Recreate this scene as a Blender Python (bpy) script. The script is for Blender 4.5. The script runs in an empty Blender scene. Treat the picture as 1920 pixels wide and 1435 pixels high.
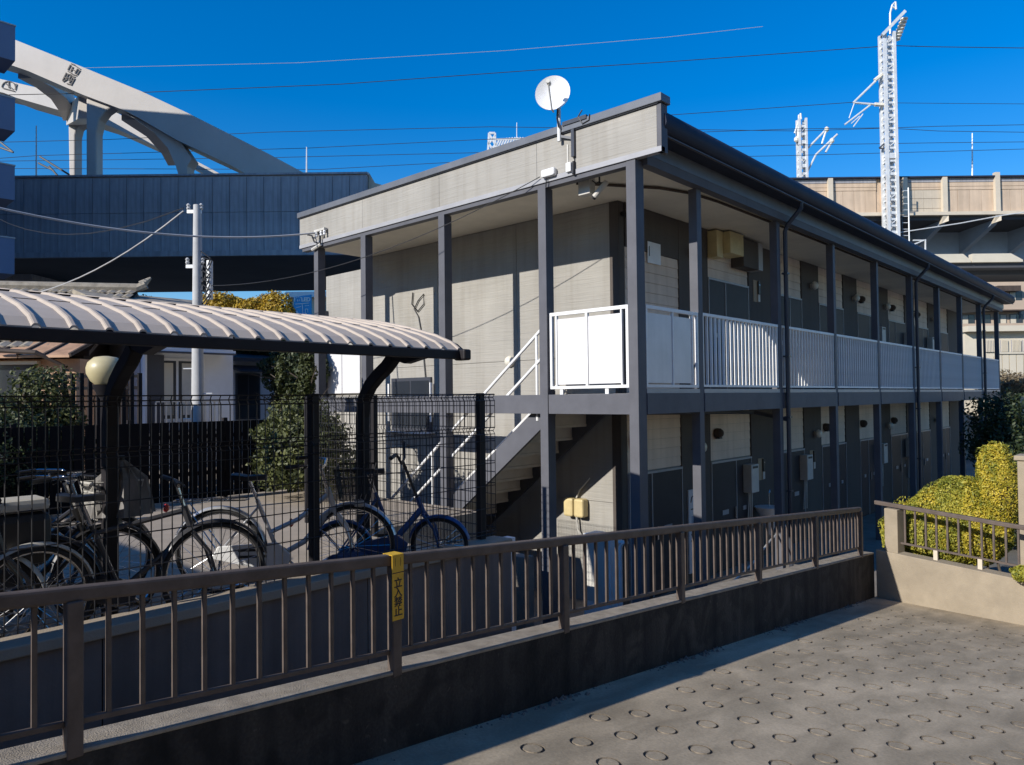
import bpy, bmesh, math, random
import numpy as np
from mathutils import Vector, Matrix

random.seed(7)
rng = np.random.default_rng(11)
PI = math.pi
SC = bpy.context.scene
COL = SC.collection

# ------------------------------------------------------------------ camera, sky, sun, exposure
CAM = Vector((4.67869, -7.27256, 2.70623))
RX = Vector((0.73413048, 0.67891766, -0.01110198))
UY = Vector((0.02257849, -0.00806691, 0.99971253))
FZ = Vector((-0.67863293, 0.7341701, 0.0212511))
FOC, CX, CY = 1377.454, 960.0, 717.5

cd = bpy.data.cameras.new('camera')
cam = bpy.data.objects.new('camera', cd)
COL.objects.link(cam)
cam.matrix_world = Matrix(((RX.x, UY.x, -FZ.x, CAM.x), (RX.y, UY.y, -FZ.y, CAM.y), (RX.z, UY.z, -FZ.z, CAM.z), (0, 0, 0, 1)))
cd.sensor_width = 36.0
cd.lens = 36.0 * FOC / 1920.0
cd.clip_start = 0.05
cd.clip_end = 3000
SC.camera = cam

SUN = Vector((-0.118, -1.0, 0.49)).normalized()
sun_el = math.asin(SUN.z)
sun_rot = math.atan2(SUN.x, SUN.y)
w = bpy.data.worlds.new('World')
SC.world = w
w.use_nodes = True
nt = w.node_tree
bg = nt.nodes['Background']
sky = nt.nodes.new('ShaderNodeTexSky')
sky.sky_type = 'NISHITA'
sky.sun_disc = False
sky.sun_elevation = sun_el
sky.sun_rotation = sun_rot
sky.air_density = 1.2
sky.dust_density = 0.0
sky.ozone_density = 6.0
sky.altitude = 0
hs = nt.nodes.new('ShaderNodeHueSaturation')
hs.inputs['Saturation'].default_value = 1.45
hs.inputs['Hue'].default_value = 0.512
gm = nt.nodes.new('ShaderNodeGamma')
gm.inputs['Gamma'].default_value = 0.85
nt.links.new(sky.outputs[0], gm.inputs['Color'])
nt.links.new(gm.outputs[0], hs.inputs['Color'])
nt.links.new(hs.outputs[0], bg.inputs['Color'])
bg.inputs['Strength'].default_value = 0.15
sd = bpy.data.lights.new('sun', 'SUN')
sd.energy = 4.1
sd.angle = math.radians(0.5)
sd.color = (1.0, 0.95, 0.88)
so = bpy.data.objects.new('sun', sd)
COL.objects.link(so)
so.rotation_euler = (-SUN).to_track_quat('-Z', 'Y').to_euler()
so.location = (0, -20, 30)
SC.view_settings.view_transform = 'Standard'
SC.view_settings.look = 'None'
SC.view_settings.exposure = 0.4
SC.view_settings.gamma = 1.0
SC.view_settings.use_curve_mapping = False

# ------------------------------------------------------------------ measuring helpers (photo ray -> point on a known plane)
def ray(px, py):
    return FZ + RX * ((px - CX) / FOC) - UY * ((py - CY) / FOC)
def onx(px, py, x):
    v = ray(px, py); return CAM + v * ((x - CAM.x) / v.x)
def ony(px, py, y):
    v = ray(px, py); return CAM + v * ((y - CAM.y) / v.y)
def onz(px, py, z):
    v = ray(px, py); return CAM + v * ((z - CAM.z) / v.z)
FH = Vector((FZ.x, FZ.y, 0)).normalized()
RH = Vector((FH.y, -FH.x, 0))
def at(px, py, Y):
    v = ray(px, py); return CAM + v * (Y / v.dot(FH))

# ------------------------------------------------------------------ materials
def new_mat(name):
    m = bpy.data.materials.new(name); m.use_nodes = True
    return m, m.node_tree, m.node_tree.nodes['Principled BSDF']
def mat(name, col, rough=0.6, var=0.12, scale=6.0, bump=0.0, bscale=60.0, metal=0.0, stretch=(1, 1, 1), streak=0.0, spec=0.5, dark=None):
    """colour with two scales of grain, optional vertical streaks, optional fine relief"""
    m, t, b = new_mat(name)
    N, L = t.nodes, t.links
    tc = N.new('ShaderNodeTexCoord'); mp = N.new('ShaderNodeMapping'); mp.inputs['Scale'].default_value = stretch
    L.new(tc.outputs['Object'], mp.inputs['Vector'])
    n1 = N.new('ShaderNodeTexNoise'); n1.inputs['Scale'].default_value = scale; n1.inputs['Detail'].default_value = 8; n1.inputs['Roughness'].default_value = 0.65
    L.new(mp.outputs[0], n1.inputs['Vector'])
    r = N.new('ShaderNodeValToRGB')
    c = np.array(col, float); lo = np.clip(c * (1 - var * 2), 0, 1); hi = np.clip(c * (1 + var * 1.5), 0, 1)
    if dark: lo = np.array(dark, float)
    r.color_ramp.elements[0].position = 0.3; r.color_ramp.elements[0].color = (*lo, 1)
    r.color_ramp.elements[1].position = 0.7; r.color_ramp.elements[1].color = (*hi, 1)
    L.new(n1.outputs['Fac'], r.inputs['Fac'])
    out = r.outputs['Color']
    if streak:
        mp2 = N.new('ShaderNodeMapping'); mp2.inputs['Scale'].default_value = (7, 7, 0.35)
        L.new(tc.outputs['Object'], mp2.inputs['Vector'])
        n2 = N.new('ShaderNodeTexNoise'); n2.inputs['Scale'].default_value = 1.0; n2.inputs['Detail'].default_value = 6
        L.new(mp2.outputs[0], n2.inputs['Vector'])
        r2 = N.new('ShaderNodeValToRGB'); r2.color_ramp.elements[0].position = 0.35; r2.color_ramp.elements[1].position = 0.62
        r2.color_ramp.elements[0].color = (1 - streak,) * 3 + (1,)
        L.new(n2.outputs['Fac'], r2.inputs['Fac'])
        mx = N.new('ShaderNodeMixRGB'); mx.blend_type = 'MULTIPLY'; mx.inputs['Fac'].default_value = 1
        L.new(out, mx.inputs['Color1']); L.new(r2.outputs['Color'], mx.inputs['Color2']); out = mx.outputs[0]
    L.new(out, b.inputs['Base Color'])
    b.inputs['Roughness'].default_value = rough
    b.inputs['Metallic'].default_value = metal
    b.inputs['Specular IOR Level'].default_value = spec
    if bump:
        n3 = N.new('ShaderNodeTexNoise'); n3.inputs['Scale'].default_value = bscale; n3.inputs['Detail'].default_value = 5
        L.new(mp.outputs[0], n3.inputs['Vector'])
        bp = N.new('ShaderNodeBump'); bp.inputs['Strength'].default_value = bump; bp.inputs['Distance'].default_value = 0.01
        L.new(n3.outputs['Fac'], bp.inputs['Height']); L.new(bp.outputs[0], b.inputs['Normal'])
    return m
def leaf_mat(name, c1, c2, c3):
    m, t, b = new_mat(name); N, L = t.nodes, t.links
    tc = N.new('ShaderNodeTexCoord'); n1 = N.new('ShaderNodeTexNoise'); n1.inputs['Scale'].default_value = 5.0; n1.inputs['Detail'].default_value = 6
    L.new(tc.outputs['Object'], n1.inputs['Vector'])
    wn = N.new('ShaderNodeNewGeometry')
    ad = N.new('ShaderNodeMath'); ad.operation = 'MULTIPLY_ADD'; ad.inputs[1].default_value = 0.35; 
    L.new(wn.outputs['Random Per Island'], ad.inputs[0])
    sb = N.new('ShaderNodeMath'); sb.operation = 'SUBTRACT'; sb.inputs[1].default_value = 0.17
    L.new(n1.outputs['Fac'], sb.inputs[0]); L.new(sb.outputs[0], ad.inputs[2])
    r = N.new('ShaderNodeValToRGB'); e = r.color_ramp.elements
    e[0].position = 0.3; e[0].color = (*c1, 1); e[1].position = 0.7; e[1].color = (*c3, 1)
    k = e.new(0.5); k.color = (*c2, 1)
    L.new(ad.outputs[0], r.inputs['Fac']); L.new(r.outputs[0], b.inputs['Base Color'])
    b.inputs['Roughness'].default_value = 0.55
    tr = N.new('ShaderNodeBsdfTranslucent'); mx = N.new('ShaderNodeMixShader'); mx.inputs[0].default_value = 0.22
    L.new(r.outputs[0], tr.inputs['Color']); L.new(b.outputs[0], mx.inputs[1]); L.new(tr.outputs[0], mx.inputs[2])
    L.new(mx.outputs[0], N['Material Output'].inputs['Surface'])
    return m
def siding_mat(name, col, amp=0.5):
    """pressed siding: long wavy horizontal relief"""
    m, t, b = new_mat(name); N, L = t.nodes, t.links
    tc = N.new('ShaderNodeTexCoord')
    mp = N.new('ShaderNodeMapping'); mp.inputs['Scale'].default_value = (0.9, 0.9, 16)
    L.new(tc.outputs['Object'], mp.inputs['Vector'])
    n1 = N.new('ShaderNodeTexNoise'); n1.inputs['Scale'].default_value = 1.6; n1.inputs['Detail'].default_value = 5; n1.inputs['Distortion'].default_value = 0.6
    L.new(mp.outputs[0], n1.inputs['Vector'])
    n2 = N.new('ShaderNodeTexNoise'); n2.inputs['Scale'].default_value = 1.3; n2.inputs['Detail'].default_value = 8
    L.new(tc.outputs['Object'], n2.inputs['Vector'])
    r = N.new('ShaderNodeValToRGB'); c = np.array(col)
    r.color_ramp.elements[0].position = 0.3; r.color_ramp.elements[0].color = (*(c * 0.86), 1)
    r.color_ramp.elements[1].position = 0.7; r.color_ramp.elements[1].color = (*(c * 1.07), 1)
    L.new(n2.outputs['Fac'], r.inputs['Fac'])
    mp3 = N.new('ShaderNodeMapping'); mp3.inputs['Scale'].default_value = (9, 9, .5); L.new(tc.outputs['Object'], mp3.inputs['Vector'])
    n3 = N.new('ShaderNodeTexNoise'); n3.inputs['Scale'].default_value = 1.0; n3.inputs['Detail'].default_value = 7; L.new(mp3.outputs[0], n3.inputs['Vector'])
    r3 = N.new('ShaderNodeValToRGB'); r3.color_ramp.elements[0].position = .34; r3.color_ramp.elements[0].color = (.91, .90, .885, 1); r3.color_ramp.elements[1].position = .55
    L.new(n3.outputs['Fac'], r3.inputs['Fac'])
    mx = N.new('ShaderNodeMixRGB'); mx.blend_type = 'MULTIPLY'; mx.inputs[0].default_value = 1
    L.new(r.outputs[0], mx.inputs[1]); L.new(r3.outputs[0], mx.inputs[2]); L.new(mx.outputs[0], b.inputs['Base Color'])
    b.inputs['Roughness'].default_value = 0.75
    bp = N.new('ShaderNodeBump'); bp.inputs['Strength'].default_value = amp; bp.inputs['Distance'].default_value = 0.012
    L.new(n1.outputs['Fac'], bp.inputs['Height']); L.new(bp.outputs[0], b.inputs['Normal'])
    return m

M = {}
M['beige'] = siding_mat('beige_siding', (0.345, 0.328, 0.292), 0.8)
M['beige_bright'] = siding_mat('beige_siding_lightened', (0.80, 0.655, 0.52), 0.35)  # the gable's beige, lightened in colour to brighten the shaded corridor
M['accent'] = siding_mat('charcoal_siding', (0.085, 0.070, 0.060), 0.3)
M['steel'] = mat('grey_painted_steel', (0.115, 0.117, 0.132), 0.55, 0.07, 3.0, 0.03, 90, spec=0.2)
M['steel_dark'] = mat('dark_painted_steel', (0.05, 0.055, 0.07), 0.38, 0.08, 3.0)
M['cap'] = mat('roof_cap_metal', (0.14, 0.15, 0.17), 0.38, 0.1, 2.0, metal=0.0)
M['flash'] = mat('pale_flashing', (0.36, 0.36, 0.37), 0.4, 0.05, 4.0)
M['gutter'] = mat('charcoal_gutter', (0.028, 0.034, 0.055), 0.6, 0.1, 2.0, spec=0.15)
M['soffit'] = mat('cream_soffit', (0.74, 0.68, 0.56), 0.8, 0.05, 2.0)
M['white'] = mat('white_aluminium', (0.80, 0.80, 0.79), 0.4, 0.05, 5.0)
M['frost'] = mat('frosted_panel', (0.72, 0.71, 0.71), 0.35, 0.06, 1.6, streak=0.06)
M['offwhite'] = mat('offwhite_plastic', (0.55, 0.53, 0.48), 0.45, 0.06, 6.0)
M['cream'] = mat('cream_box_paint', (0.62, 0.50, 0.25), 0.5, 0.08, 5.0)
M['door'] = mat('charcoal_door', (0.046, 0.042, 0.046), 0.5, 0.06, 4.0, spec=0.2)
M['black'] = mat('black_plastic', (0.018, 0.018, 0.02), 0.45, 0.15, 8.0)
M['rubber'] = mat('tyre_rubber', (0.02, 0.02, 0.021), 0.75, 0.15, 20.0)
M['chrome'] = mat('bright_steel', (0.62, 0.62, 0.63), 0.22, 0.05, 10.0, metal=1.0)
M['glass'] = mat('dark_glass', (0.03, 0.035, 0.042), 0.06, 0.1, 1.0, spec=0.8)
M['brown'] = mat('brown_rail_paint', (0.125, 0.099, 0.084), 0.5, 0.14, 8.0, 0.06, 120, spec=0.2)
M['wallconc'] = mat('stained_concrete', (0.038, 0.034, 0.031), 0.9, 0.25, 2.2, 0.5, 70, streak=0.55)
def wall_mat():
    m, t, b = new_mat('stained_roadside_concrete'); N, L = t.nodes, t.links
    tc = N.new('ShaderNodeTexCoord')
    def noise(sc, st, det=8, dis=0.0):
        mp = N.new('ShaderNodeMapping'); mp.inputs['Scale'].default_value = st; L.new(tc.outputs['Object'], mp.inputs['Vector'])
        n = N.new('ShaderNodeTexNoise'); n.inputs['Scale'].default_value = sc; n.inputs['Detail'].default_value = det; n.inputs['Distortion'].default_value = dis
        L.new(mp.outputs[0], n.inputs['Vector']); return n.outputs['Fac']
    def ramp(f, p0, c0, p1, c1):
        r = N.new('ShaderNodeValToRGB'); e = r.color_ramp.elements; e[0].position = p0; e[0].color = (*c0, 1); e[1].position = p1; e[1].color = (*c1, 1); L.new(f, r.inputs['Fac']); return r.outputs['Color']
    def mul(a, c):
        x = N.new('ShaderNodeMixRGB'); x.blend_type = 'MULTIPLY'; x.inputs[0].default_value = 1; L.new(a, x.inputs[1]); L.new(c, x.inputs[2]); return x.outputs[0]
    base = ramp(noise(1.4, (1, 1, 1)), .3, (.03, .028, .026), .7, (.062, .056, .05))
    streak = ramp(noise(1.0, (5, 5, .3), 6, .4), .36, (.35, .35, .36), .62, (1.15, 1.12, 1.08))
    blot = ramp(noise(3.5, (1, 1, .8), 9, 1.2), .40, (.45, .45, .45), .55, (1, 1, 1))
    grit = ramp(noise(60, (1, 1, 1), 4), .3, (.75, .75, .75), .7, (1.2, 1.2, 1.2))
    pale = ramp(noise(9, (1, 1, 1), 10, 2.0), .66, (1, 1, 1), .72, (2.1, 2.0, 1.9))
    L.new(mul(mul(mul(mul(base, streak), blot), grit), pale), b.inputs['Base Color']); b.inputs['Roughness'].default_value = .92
    bp = N.new('ShaderNodeBump'); bp.inputs['Strength'].default_value = .6; bp.inputs['Distance'].default_value = .01
    L.new(noise(40, (1, 1, 1), 8), bp.inputs['Height']); L.new(bp.outputs[0], b.inputs['Normal'])
    return m
M['wallconc'] = wall_mat()
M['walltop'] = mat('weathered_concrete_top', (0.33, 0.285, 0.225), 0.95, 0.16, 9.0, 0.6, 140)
M['retain'] = mat('retaining_concrete', (0.22, 0.175, 0.15), 0.88, 0.1, 1.6, 0.2, 60, streak=0.28)
M['parapet'] = mat('sunlit_parapet_concrete', (0.33, 0.275, 0.20), 0.92, 0.09, 3.0, 0.5, 110)
M['slab'] = mat('smooth_slab_concrete', (0.36, 0.30, 0.23), 0.85, 0.08, 2.0, 0.25, 90)
M['yard'] = mat('yard_concrete', (0.24, 0.21, 0.175), 0.9, 0.14, 2.0, 0.3, 60)
M['ground'] = mat('town_ground', (0.16, 0.15, 0.13), 0.95, 0.2, 0.4, 0.3, 12)
M['shedroof'] = mat('brown_sheet_roof', (0.50, 0.425, 0.345), 0.65, 0.06, 3.0)
M['shedsteel'] = mat('black_brown_shed_steel', (0.02, 0.018, 0.02), 0.55, 0.12, 4.0, spec=0.25)
M['blackboard'] = mat('black_stained_board', (0.012, 0.011, 0.012), 0.85, 0.25, 5.0, stretch=(1, 1, .15), spec=0.1)
M['wire'] = mat('dark_fence_wire', (0.022, 0.021, 0.022), 0.38, 0.1, 10.0, spec=0.7)
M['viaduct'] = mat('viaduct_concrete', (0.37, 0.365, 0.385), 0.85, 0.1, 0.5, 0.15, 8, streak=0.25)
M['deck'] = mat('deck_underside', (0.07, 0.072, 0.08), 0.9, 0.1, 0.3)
M['arch'] = mat('arch_rib_paint', (0.50, 0.465, 0.42), 0.6, 0.05, 0.5)
M['mark'] = mat('arch_mark_paint', (0.12, 0.11, 0.10), 0.7, 0.05, 1.0)
M['tan'] = mat('tan_parapet_board', (0.60, 0.46, 0.33), 0.75, 0.07, 0.8, streak=0.14)
M['tan2'] = mat('cream_parapet_board', (0.56, 0.48, 0.37), 0.75, 0.05, 0.8, streak=0.1)
M['tanpost'] = mat('cream_post_paint', (0.62, 0.54, 0.42), 0.6, 0.05, 1.0)
M['bluegirder'] = mat('blue_grey_girder', (0.30, 0.36, 0.44), 0.6, 0.08, 0.4)
M['galv'] = mat('galvanised_steel', (0.70, 0.71, 0.70), 0.5, 0.08, 3.0, metal=0.2)
M['tower'] = mat('tower_blue_grey', (0.13, 0.17, 0.27), 0.6, 0.06, 0.5)
M['house'] = mat('pale_house_render', (0.74, 0.76, 0.79), 0.85, 0.05, 1.0, 0.1, 40)
M['tile'] = mat('old_grey_roof_tile', (0.30, 0.26, 0.20), 0.85, 0.22, 3.0, 0.3, 20)
M['tin'] = mat('orange_brown_tin', (0.52, 0.31, 0.18), 0.6, 0.14, 1.5, streak=0.2)
M['wood'] = mat('dark_wood', (0.07, 0.05, 0.038), 0.8, 0.2, 3.0, stretch=(1, 1, 0.2))
M['pole'] = mat('pole_concrete', (0.46, 0.46, 0.45), 0.85, 0.08, 3.0, 0.2, 40)
M['cable'] = mat('black_cable', (0.03, 0.03, 0.032), 0.5, 0.1, 1.0)
M['cable_lt'] = mat('grey_cable', (0.45, 0.45, 0.45), 0.5, 0.1, 1.0)
M['globe'] = mat('cream_globe', (0.56, 0.48, 0.27), 0.4, 0.05, 2.0)
M['yellow'] = mat('yellow_sign_band', (0.66, 0.40, 0.03), 0.5, 0.08, 12.0)
M['ink'] = mat('black_sign_ink', (0.02, 0.02, 0.02), 0.6, 0.05, 10.0)
M['bluesign'] = mat('blue_sign_face', (0.03, 0.36, 0.66), 0.4, 0.05, 2.0)
M['blue'] = mat('blue_paint', (0.02, 0.07, 0.22), 0.35, 0.08, 6.0)
M['bluecloth'] = mat('navy_cloth_cover', (0.02, 0.045, 0.12), 0.8, 0.2, 8.0, 0.3, 30)
M['greycloth'] = mat('grey_pleated_cloth', (0.20, 0.19, 0.18), 0.8, 0.25, 14.0, stretch=(1, 1, .2))
M['bikegrey'] = mat('graphite_bike_paint', (0.05, 0.05, 0.055), 0.25, 0.05, 6.0)
M['silver'] = mat('silver_bike_paint', (0.60, 0.61, 0.63), 0.28, 0.05, 6.0, metal=0.5)
M['lightblue'] = mat('pale_blue_plastic', (0.30, 0.38, 0.48), 0.4, 0.06, 6.0)
M['red'] = mat('red_lens', (0.45, 0.03, 0.02), 0.25, 0.05, 6.0)
M['amber'] = mat('amber_lens', (0.65, 0.36, 0.02), 0.25, 0.05, 6.0)
M['apt'] = mat('beige_apartment_render', (0.52, 0.40, 0.29), 0.85, 0.05, 0.6)
M['aptwhite'] = mat('cream_building_render', (0.62, 0.56, 0.44), 0.85, 0.05, 0.6)
M['bark'] = mat('tree_bark', (0.09, 0.07, 0.05), 0.9, 0.2, 6.0, 0.5, 30)
M['lamp'] = mat('frosted_lamp_glass', (0.72, 0.68, 0.58), 0.3, 0.04, 5.0)
M['plate'] = mat('tan_back_plate', (0.36, 0.26, 0.16), 0.6, 0.06, 5.0)
M['tread'] = mat('stair_tread_paint', (0.62, 0.56, 0.48), 0.7, 0.06, 4.0)
M['corridor_floor'] = mat('grey_vinyl_floor', (0.22, 0.21, 0.20), 0.6, 0.08, 4.0)
M['leaf_dark'] = leaf_mat('dark_evergreen_leaf', (0.012, 0.022, 0.008), (0.03, 0.05, 0.016), (0.075, 0.095, 0.03))
M['leaf_mid'] = leaf_mat('olive_leaf', (0.03, 0.04, 0.012), (0.07, 0.085, 0.025), (0.15, 0.16, 0.05))
M['leaf_hedge'] = leaf_mat('golden_hedge_leaf', (0.20, 0.20, 0.02), (0.44, 0.37, 0.035), (0.64, 0.49, 0.05))
M['leaf_hedge2'] = leaf_mat('green_hedge_leaf', (0.13, 0.16, 0.02), (0.30, 0.30, 0.035), (0.48, 0.43, 0.06))
M['leaf_autumn'] = leaf_mat('autumn_leaf', (0.26, 0.16, 0.012), (0.44, 0.28, 0.02), (0.58, 0.41, 0.04))
M['leaf_dry'] = leaf_mat('dry_twig_leaf', (0.10, 0.07, 0.045), (0.22, 0.17, 0.10), (0.36, 0.30, 0.18))

def road_mat():
    m, t, b = new_mat('worn_road_concrete'); N, L = t.nodes, t.links
    tc = N.new('ShaderNodeTexCoord')
    n1 = N.new('ShaderNodeTexNoise'); n1.inputs['Scale'].default_value = 0.9; n1.inputs['Detail'].default_value = 10; n1.inputs['Roughness'].default_value = 0.6
    n2 = N.new('ShaderNodeTexNoise'); n2.inputs['Scale'].default_value = 55; n2.inputs['Detail'].default_value = 6
    n4 = N.new('ShaderNodeTexNoise'); n4.inputs['Scale'].default_value = 4.0; n4.inputs['Detail'].default_value = 9; n4.inputs['Distortion'].default_value = 0.8
    for n in (n1, n2, n4): L.new(tc.outputs['Object'], n.inputs['Vector'])
    r = N.new('ShaderNodeValToRGB'); e = r.color_ramp.elements
    e[0].position = 0.3; e[0].color = (0.29, 0.238, 0.165, 1); e[1].position = 0.72; e[1].color = (0.50, 0.42, 0.30, 1)
    L.new(n1.outputs['Fac'], r.inputs['Fac'])
    mps = N.new('ShaderNodeMapping'); mps.inputs['Scale'].default_value = (1.0, .35, 1); mps.inputs['Rotation'].default_value = (0, 0, .9); L.new(tc.outputs['Object'], mps.inputs['Vector']); L.new(mps.outputs[0], n4.inputs['Vector'])
    r2 = N.new('ShaderNodeValToRGB'); e = r2.color_ramp.elements
    e[0].position = 0.36; e[0].color = (0.74, 0.73, 0.71, 1); e[1].position = 0.66; e[1].color = (1.12, 1.1, 1.08, 1)
    L.new(n4.outputs['Fac'], r2.inputs['Fac'])
    r3 = N.new('ShaderNodeValToRGB'); e = r3.color_ramp.elements
    e[0].position = 0.3; e[0].color = (0.86, 0.86, 0.86, 1); e[1].position = 0.7; e[1].color = (1.1, 1.1, 1.1, 1)
    L.new(n2.outputs['Fac'], r3.inputs['Fac'])
    m1 = N.new('ShaderNodeMixRGB'); m1.blend_type = 'MULTIPLY'; m1.inputs[0].default_value = 1
    m2 = N.new('ShaderNodeMixRGB'); m2.blend_type = 'MULTIPLY'; m2.inputs[0].default_value = 1
    L.new(r.outputs[0], m1.inputs[1]); L.new(r2.outputs[0], m1.inputs[2]); L.new(m1.outputs[0], m2.inputs[1]); L.new(r3.outputs[0], m2.inputs[2])
    L.new(m2.outputs[0], b.inputs['Base Color']); b.inputs['Roughness'].default_value = 0.9
    bp = N.new('ShaderNodeBump'); bp.inputs['Strength'].default_value = 0.35; bp.inputs['Distance'].default_value = 0.006
    ad = N.new('ShaderNodeMath'); ad.operation = 'MULTIPLY_ADD'; ad.inputs[1].default_value = 3.0
    L.new(n4.outputs['Fac'], ad.inputs[0]); L.new(n2.outputs['Fac'], ad.inputs[2])
    L.new(ad.outputs[0], bp.inputs['Height']); L.new(bp.outputs[0], b.inputs['Normal'])
    return m
M['road'] = road_mat()
M['groove'] = mat('dirt_filled_groove', (0.17, 0.14, 0.105), 0.95, 0.45, 9.0, 0.3, 80)

# ------------------------------------------------------------------ mesh and object helpers
ORG = {}
class MB:
    def __init__(s): s.v = []; s.f = []
    def add(s, vs, fs):
        o = len(s.v); s.v += [tuple(v) for v in vs]; s.f += [tuple(i + o for i in f) for f in fs]; return s
    def box(s, x0, x1, y0, y1, z0, z1):
        return s.add([(x0, y0, z0), (x1, y0, z0), (x1, y1, z0), (x0, y1, z0), (x0, y0, z1), (x1, y0, z1), (x1, y1, z1), (x0, y1, z1)],
                     [(0, 3, 2, 1), (4, 5, 6, 7), (0, 1, 5, 4), (1, 2, 6, 5), (2, 3, 7, 6), (3, 0, 4, 7)])
    def bar(s, p, q, wd, ht, up=(0, 0, 1)):
        p, q = Vector(p), Vector(q); d = (q - p).normalized(); up = Vector(up)
        sd_ = d.cross(up)
        if sd_.length < 1e-4: sd_ = d.cross(Vector((1, 0, 0)))
        sd_.normalize(); u = sd_.cross(d)
        a, b = sd_ * wd / 2, u * ht / 2
        vs = [p - a - b, p + a - b, p + a + b, p - a + b, q - a - b, q + a - b, q + a + b, q - a + b]
        return s.add(vs, [(0, 1, 2, 3), (7, 6, 5, 4), (0, 4, 5, 1), (1, 5, 6, 2), (2, 6, 7, 3), (3, 7, 4, 0)])
    def tube(s, pts, r, n=6, caps=True, closed=False):
        pts = [Vector(p) for p in pts]; k = len(pts)
        rs = r if isinstance(r, (list, tuple)) else [r] * k
        vs, fs = [], []; ref = None
        for i, p in enumerate(pts):
            if closed: d = pts[(i + 1) % k] - pts[i - 1]
            else: d = pts[min(i + 1, k - 1)] - pts[max(i - 1, 0)]
            d.normalize()
            if ref is None: ref = Vector((0, 0, 1)) if abs(d.z) < 0.9 else Vector((1, 0, 0))
            a = (ref - d * ref.dot(d)).normalized(); b = d.cross(a); ref = a
            for j in range(n):
                t = 2 * PI * j / n
                vs.append(p + (a * math.cos(t) + b * math.sin(t)) * rs[i])
        for i in range(k if closed else k - 1):
            for j in range(n):
                a0, a1 = i * n + j, i * n + (j + 1) % n; i2 = (i + 1) % k
                fs.append((a0, a1, i2 * n + (j + 1) % n, i2 * n + j))
        if caps and not closed:
            fs.append(tuple(range(n - 1, -1, -1))); fs.append(tuple(range((k - 1) * n, k * n)))
        return s.add(vs, fs)
    def lathe(s, prof, c=(0, 0, 0), n=20, ax='z'):
        vs, fs = [], []; k = len(prof)
        for r, z in prof:
            for j in range(n):
                t = 2 * PI * j / n; a, b = r * math.cos(t), r * math.sin(t)
                p = {'z': (a, b, z), 'y': (a, z, b), 'x': (z, a, b)}[ax]
                vs.append((p[0] + c[0], p[1] + c[1], p[2] + c[2]))
        for i in range(k - 1):
            for j in range(n): fs.append((i * n + j, i * n + (j + 1) % n, (i + 1) * n + (j + 1) % n, (i + 1) * n + j))
        fs.append(tuple(range(n - 1, -1, -1))); fs.append(tuple(range((k - 1) * n, k * n)))
        return s.add(vs, fs)
    def torus(s, c, R, r, n=28, m=8, ax='y', a0=0, a1=2 * PI):
        full = abs(a1 - a0 - 2 * PI) < 1e-6; pts = []
        cnt = n if full else n + 1
        for i in range(cnt):
            t = a0 + (a1 - a0) * i / n; a, b = R * math.cos(t), R * math.sin(t)
            p = {'z': (a, b, 0), 'y': (a, 0, b), 'x': (0, a, b)}[ax]; pts.append((p[0] + c[0], p[1] + c[1], p[2] + c[2]))
        return s.tube(pts, r, m, True, full)
    def prism(s, poly, vec):
        n = len(poly); vec = Vector(vec); a = [Vector(p) for p in poly]
        return s.add(a + [p + vec for p in a], [tuple(range(n - 1, -1, -1)), tuple(range(n, 2 * n))] + [(i, (i + 1) % n, n + (i + 1) % n, n + i) for i in range(n)])
    def build(s, name, m, parent=None, bev=0.0, smooth=False, kind=None):
        me = bpy.data.meshes.new(name)
        if parent is not None: off = ORG[parent.name]
        else:
            a = np.array(s.v); mn, mx = a.min(0), a.max(0); off = Vector(((mn[0] + mx[0]) / 2, (mn[1] + mx[1]) / 2, mn[2]))
        vs = [(v[0] - off[0], v[1] - off[1], v[2] - off[2]) for v in s.v]
        me.from_pydata(vs, [], s.f); me.update()
        bm = bmesh.new(); bm.from_mesh(me); bmesh.ops.recalc_face_normals(bm, faces=bm.faces); bm.to_mesh(me); bm.free()
        me.materials.append(m)
        o = bpy.data.objects.new(name, me); COL.objects.link(o)
        if parent is not None: o.parent = parent
        else: o.location = off
        ORG[o.name] = off
        if smooth:
            for p in me.polygons: p.use_smooth = True
            if bev == 0:
                md = o.modifiers.new('split', 'EDGE_SPLIT'); md.split_angle = math.radians(40)
        if bev:
            md = o.modifiers.new('bevel', 'BEVEL'); md.width = bev; md.segments = 2; md.limit_method = 'ANGLE'; md.angle_limit = math.radians(40)
        if kind: o['kind'] = kind
        return o
def tag(o, label, cat, group=None, kind=None):
    o['label'] = label; o['category'] = cat
    if group: o['group'] = group
    if kind: o['kind'] = kind
    return o
def thing(name, label, cat, loc=(0, 0, 0), rz=0.0, group=None, local=False):
    """Empty at the thing's base; its parts are given in world coordinates unless local"""
    o = bpy.data.objects.new(name, None); COL.objects.link(o); o.empty_display_size = 0.2
    o.location = loc; o.rotation_euler = (0, 0, rz)
    ORG[o.name] = Vector((0, 0, 0)) if local else Vector(loc)
    return tag(o, label, cat, group)
def inst(src, parent, loc, name=None, rot=None, label=None):
    """a like piece sharing mesh data, moved by loc"""
    c = src.copy(); COL.objects.link(c); c.parent = parent; c.location = Vector(src.location) + Vector(loc)
    if rot is not None: c.rotation_euler = rot
    if label: c['label'] = label
    return c
def dup(root, loc, rz=None, label=None):
    r = root.copy(); COL.objects.link(r); r.location = loc
    if rz is not None: r.rotation_euler = (0, 0, rz)
    if label: r['label'] = label
    for ch in list(root.children):
        c = ch.copy(); COL.objects.link(c); c.parent = r
        for g in list(ch.children):
            d = g.copy(); COL.objects.link(d); d.parent = c
    return r
def lerp(a, b, t): return Vector(a) * (1 - t) + Vector(b) * t
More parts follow.
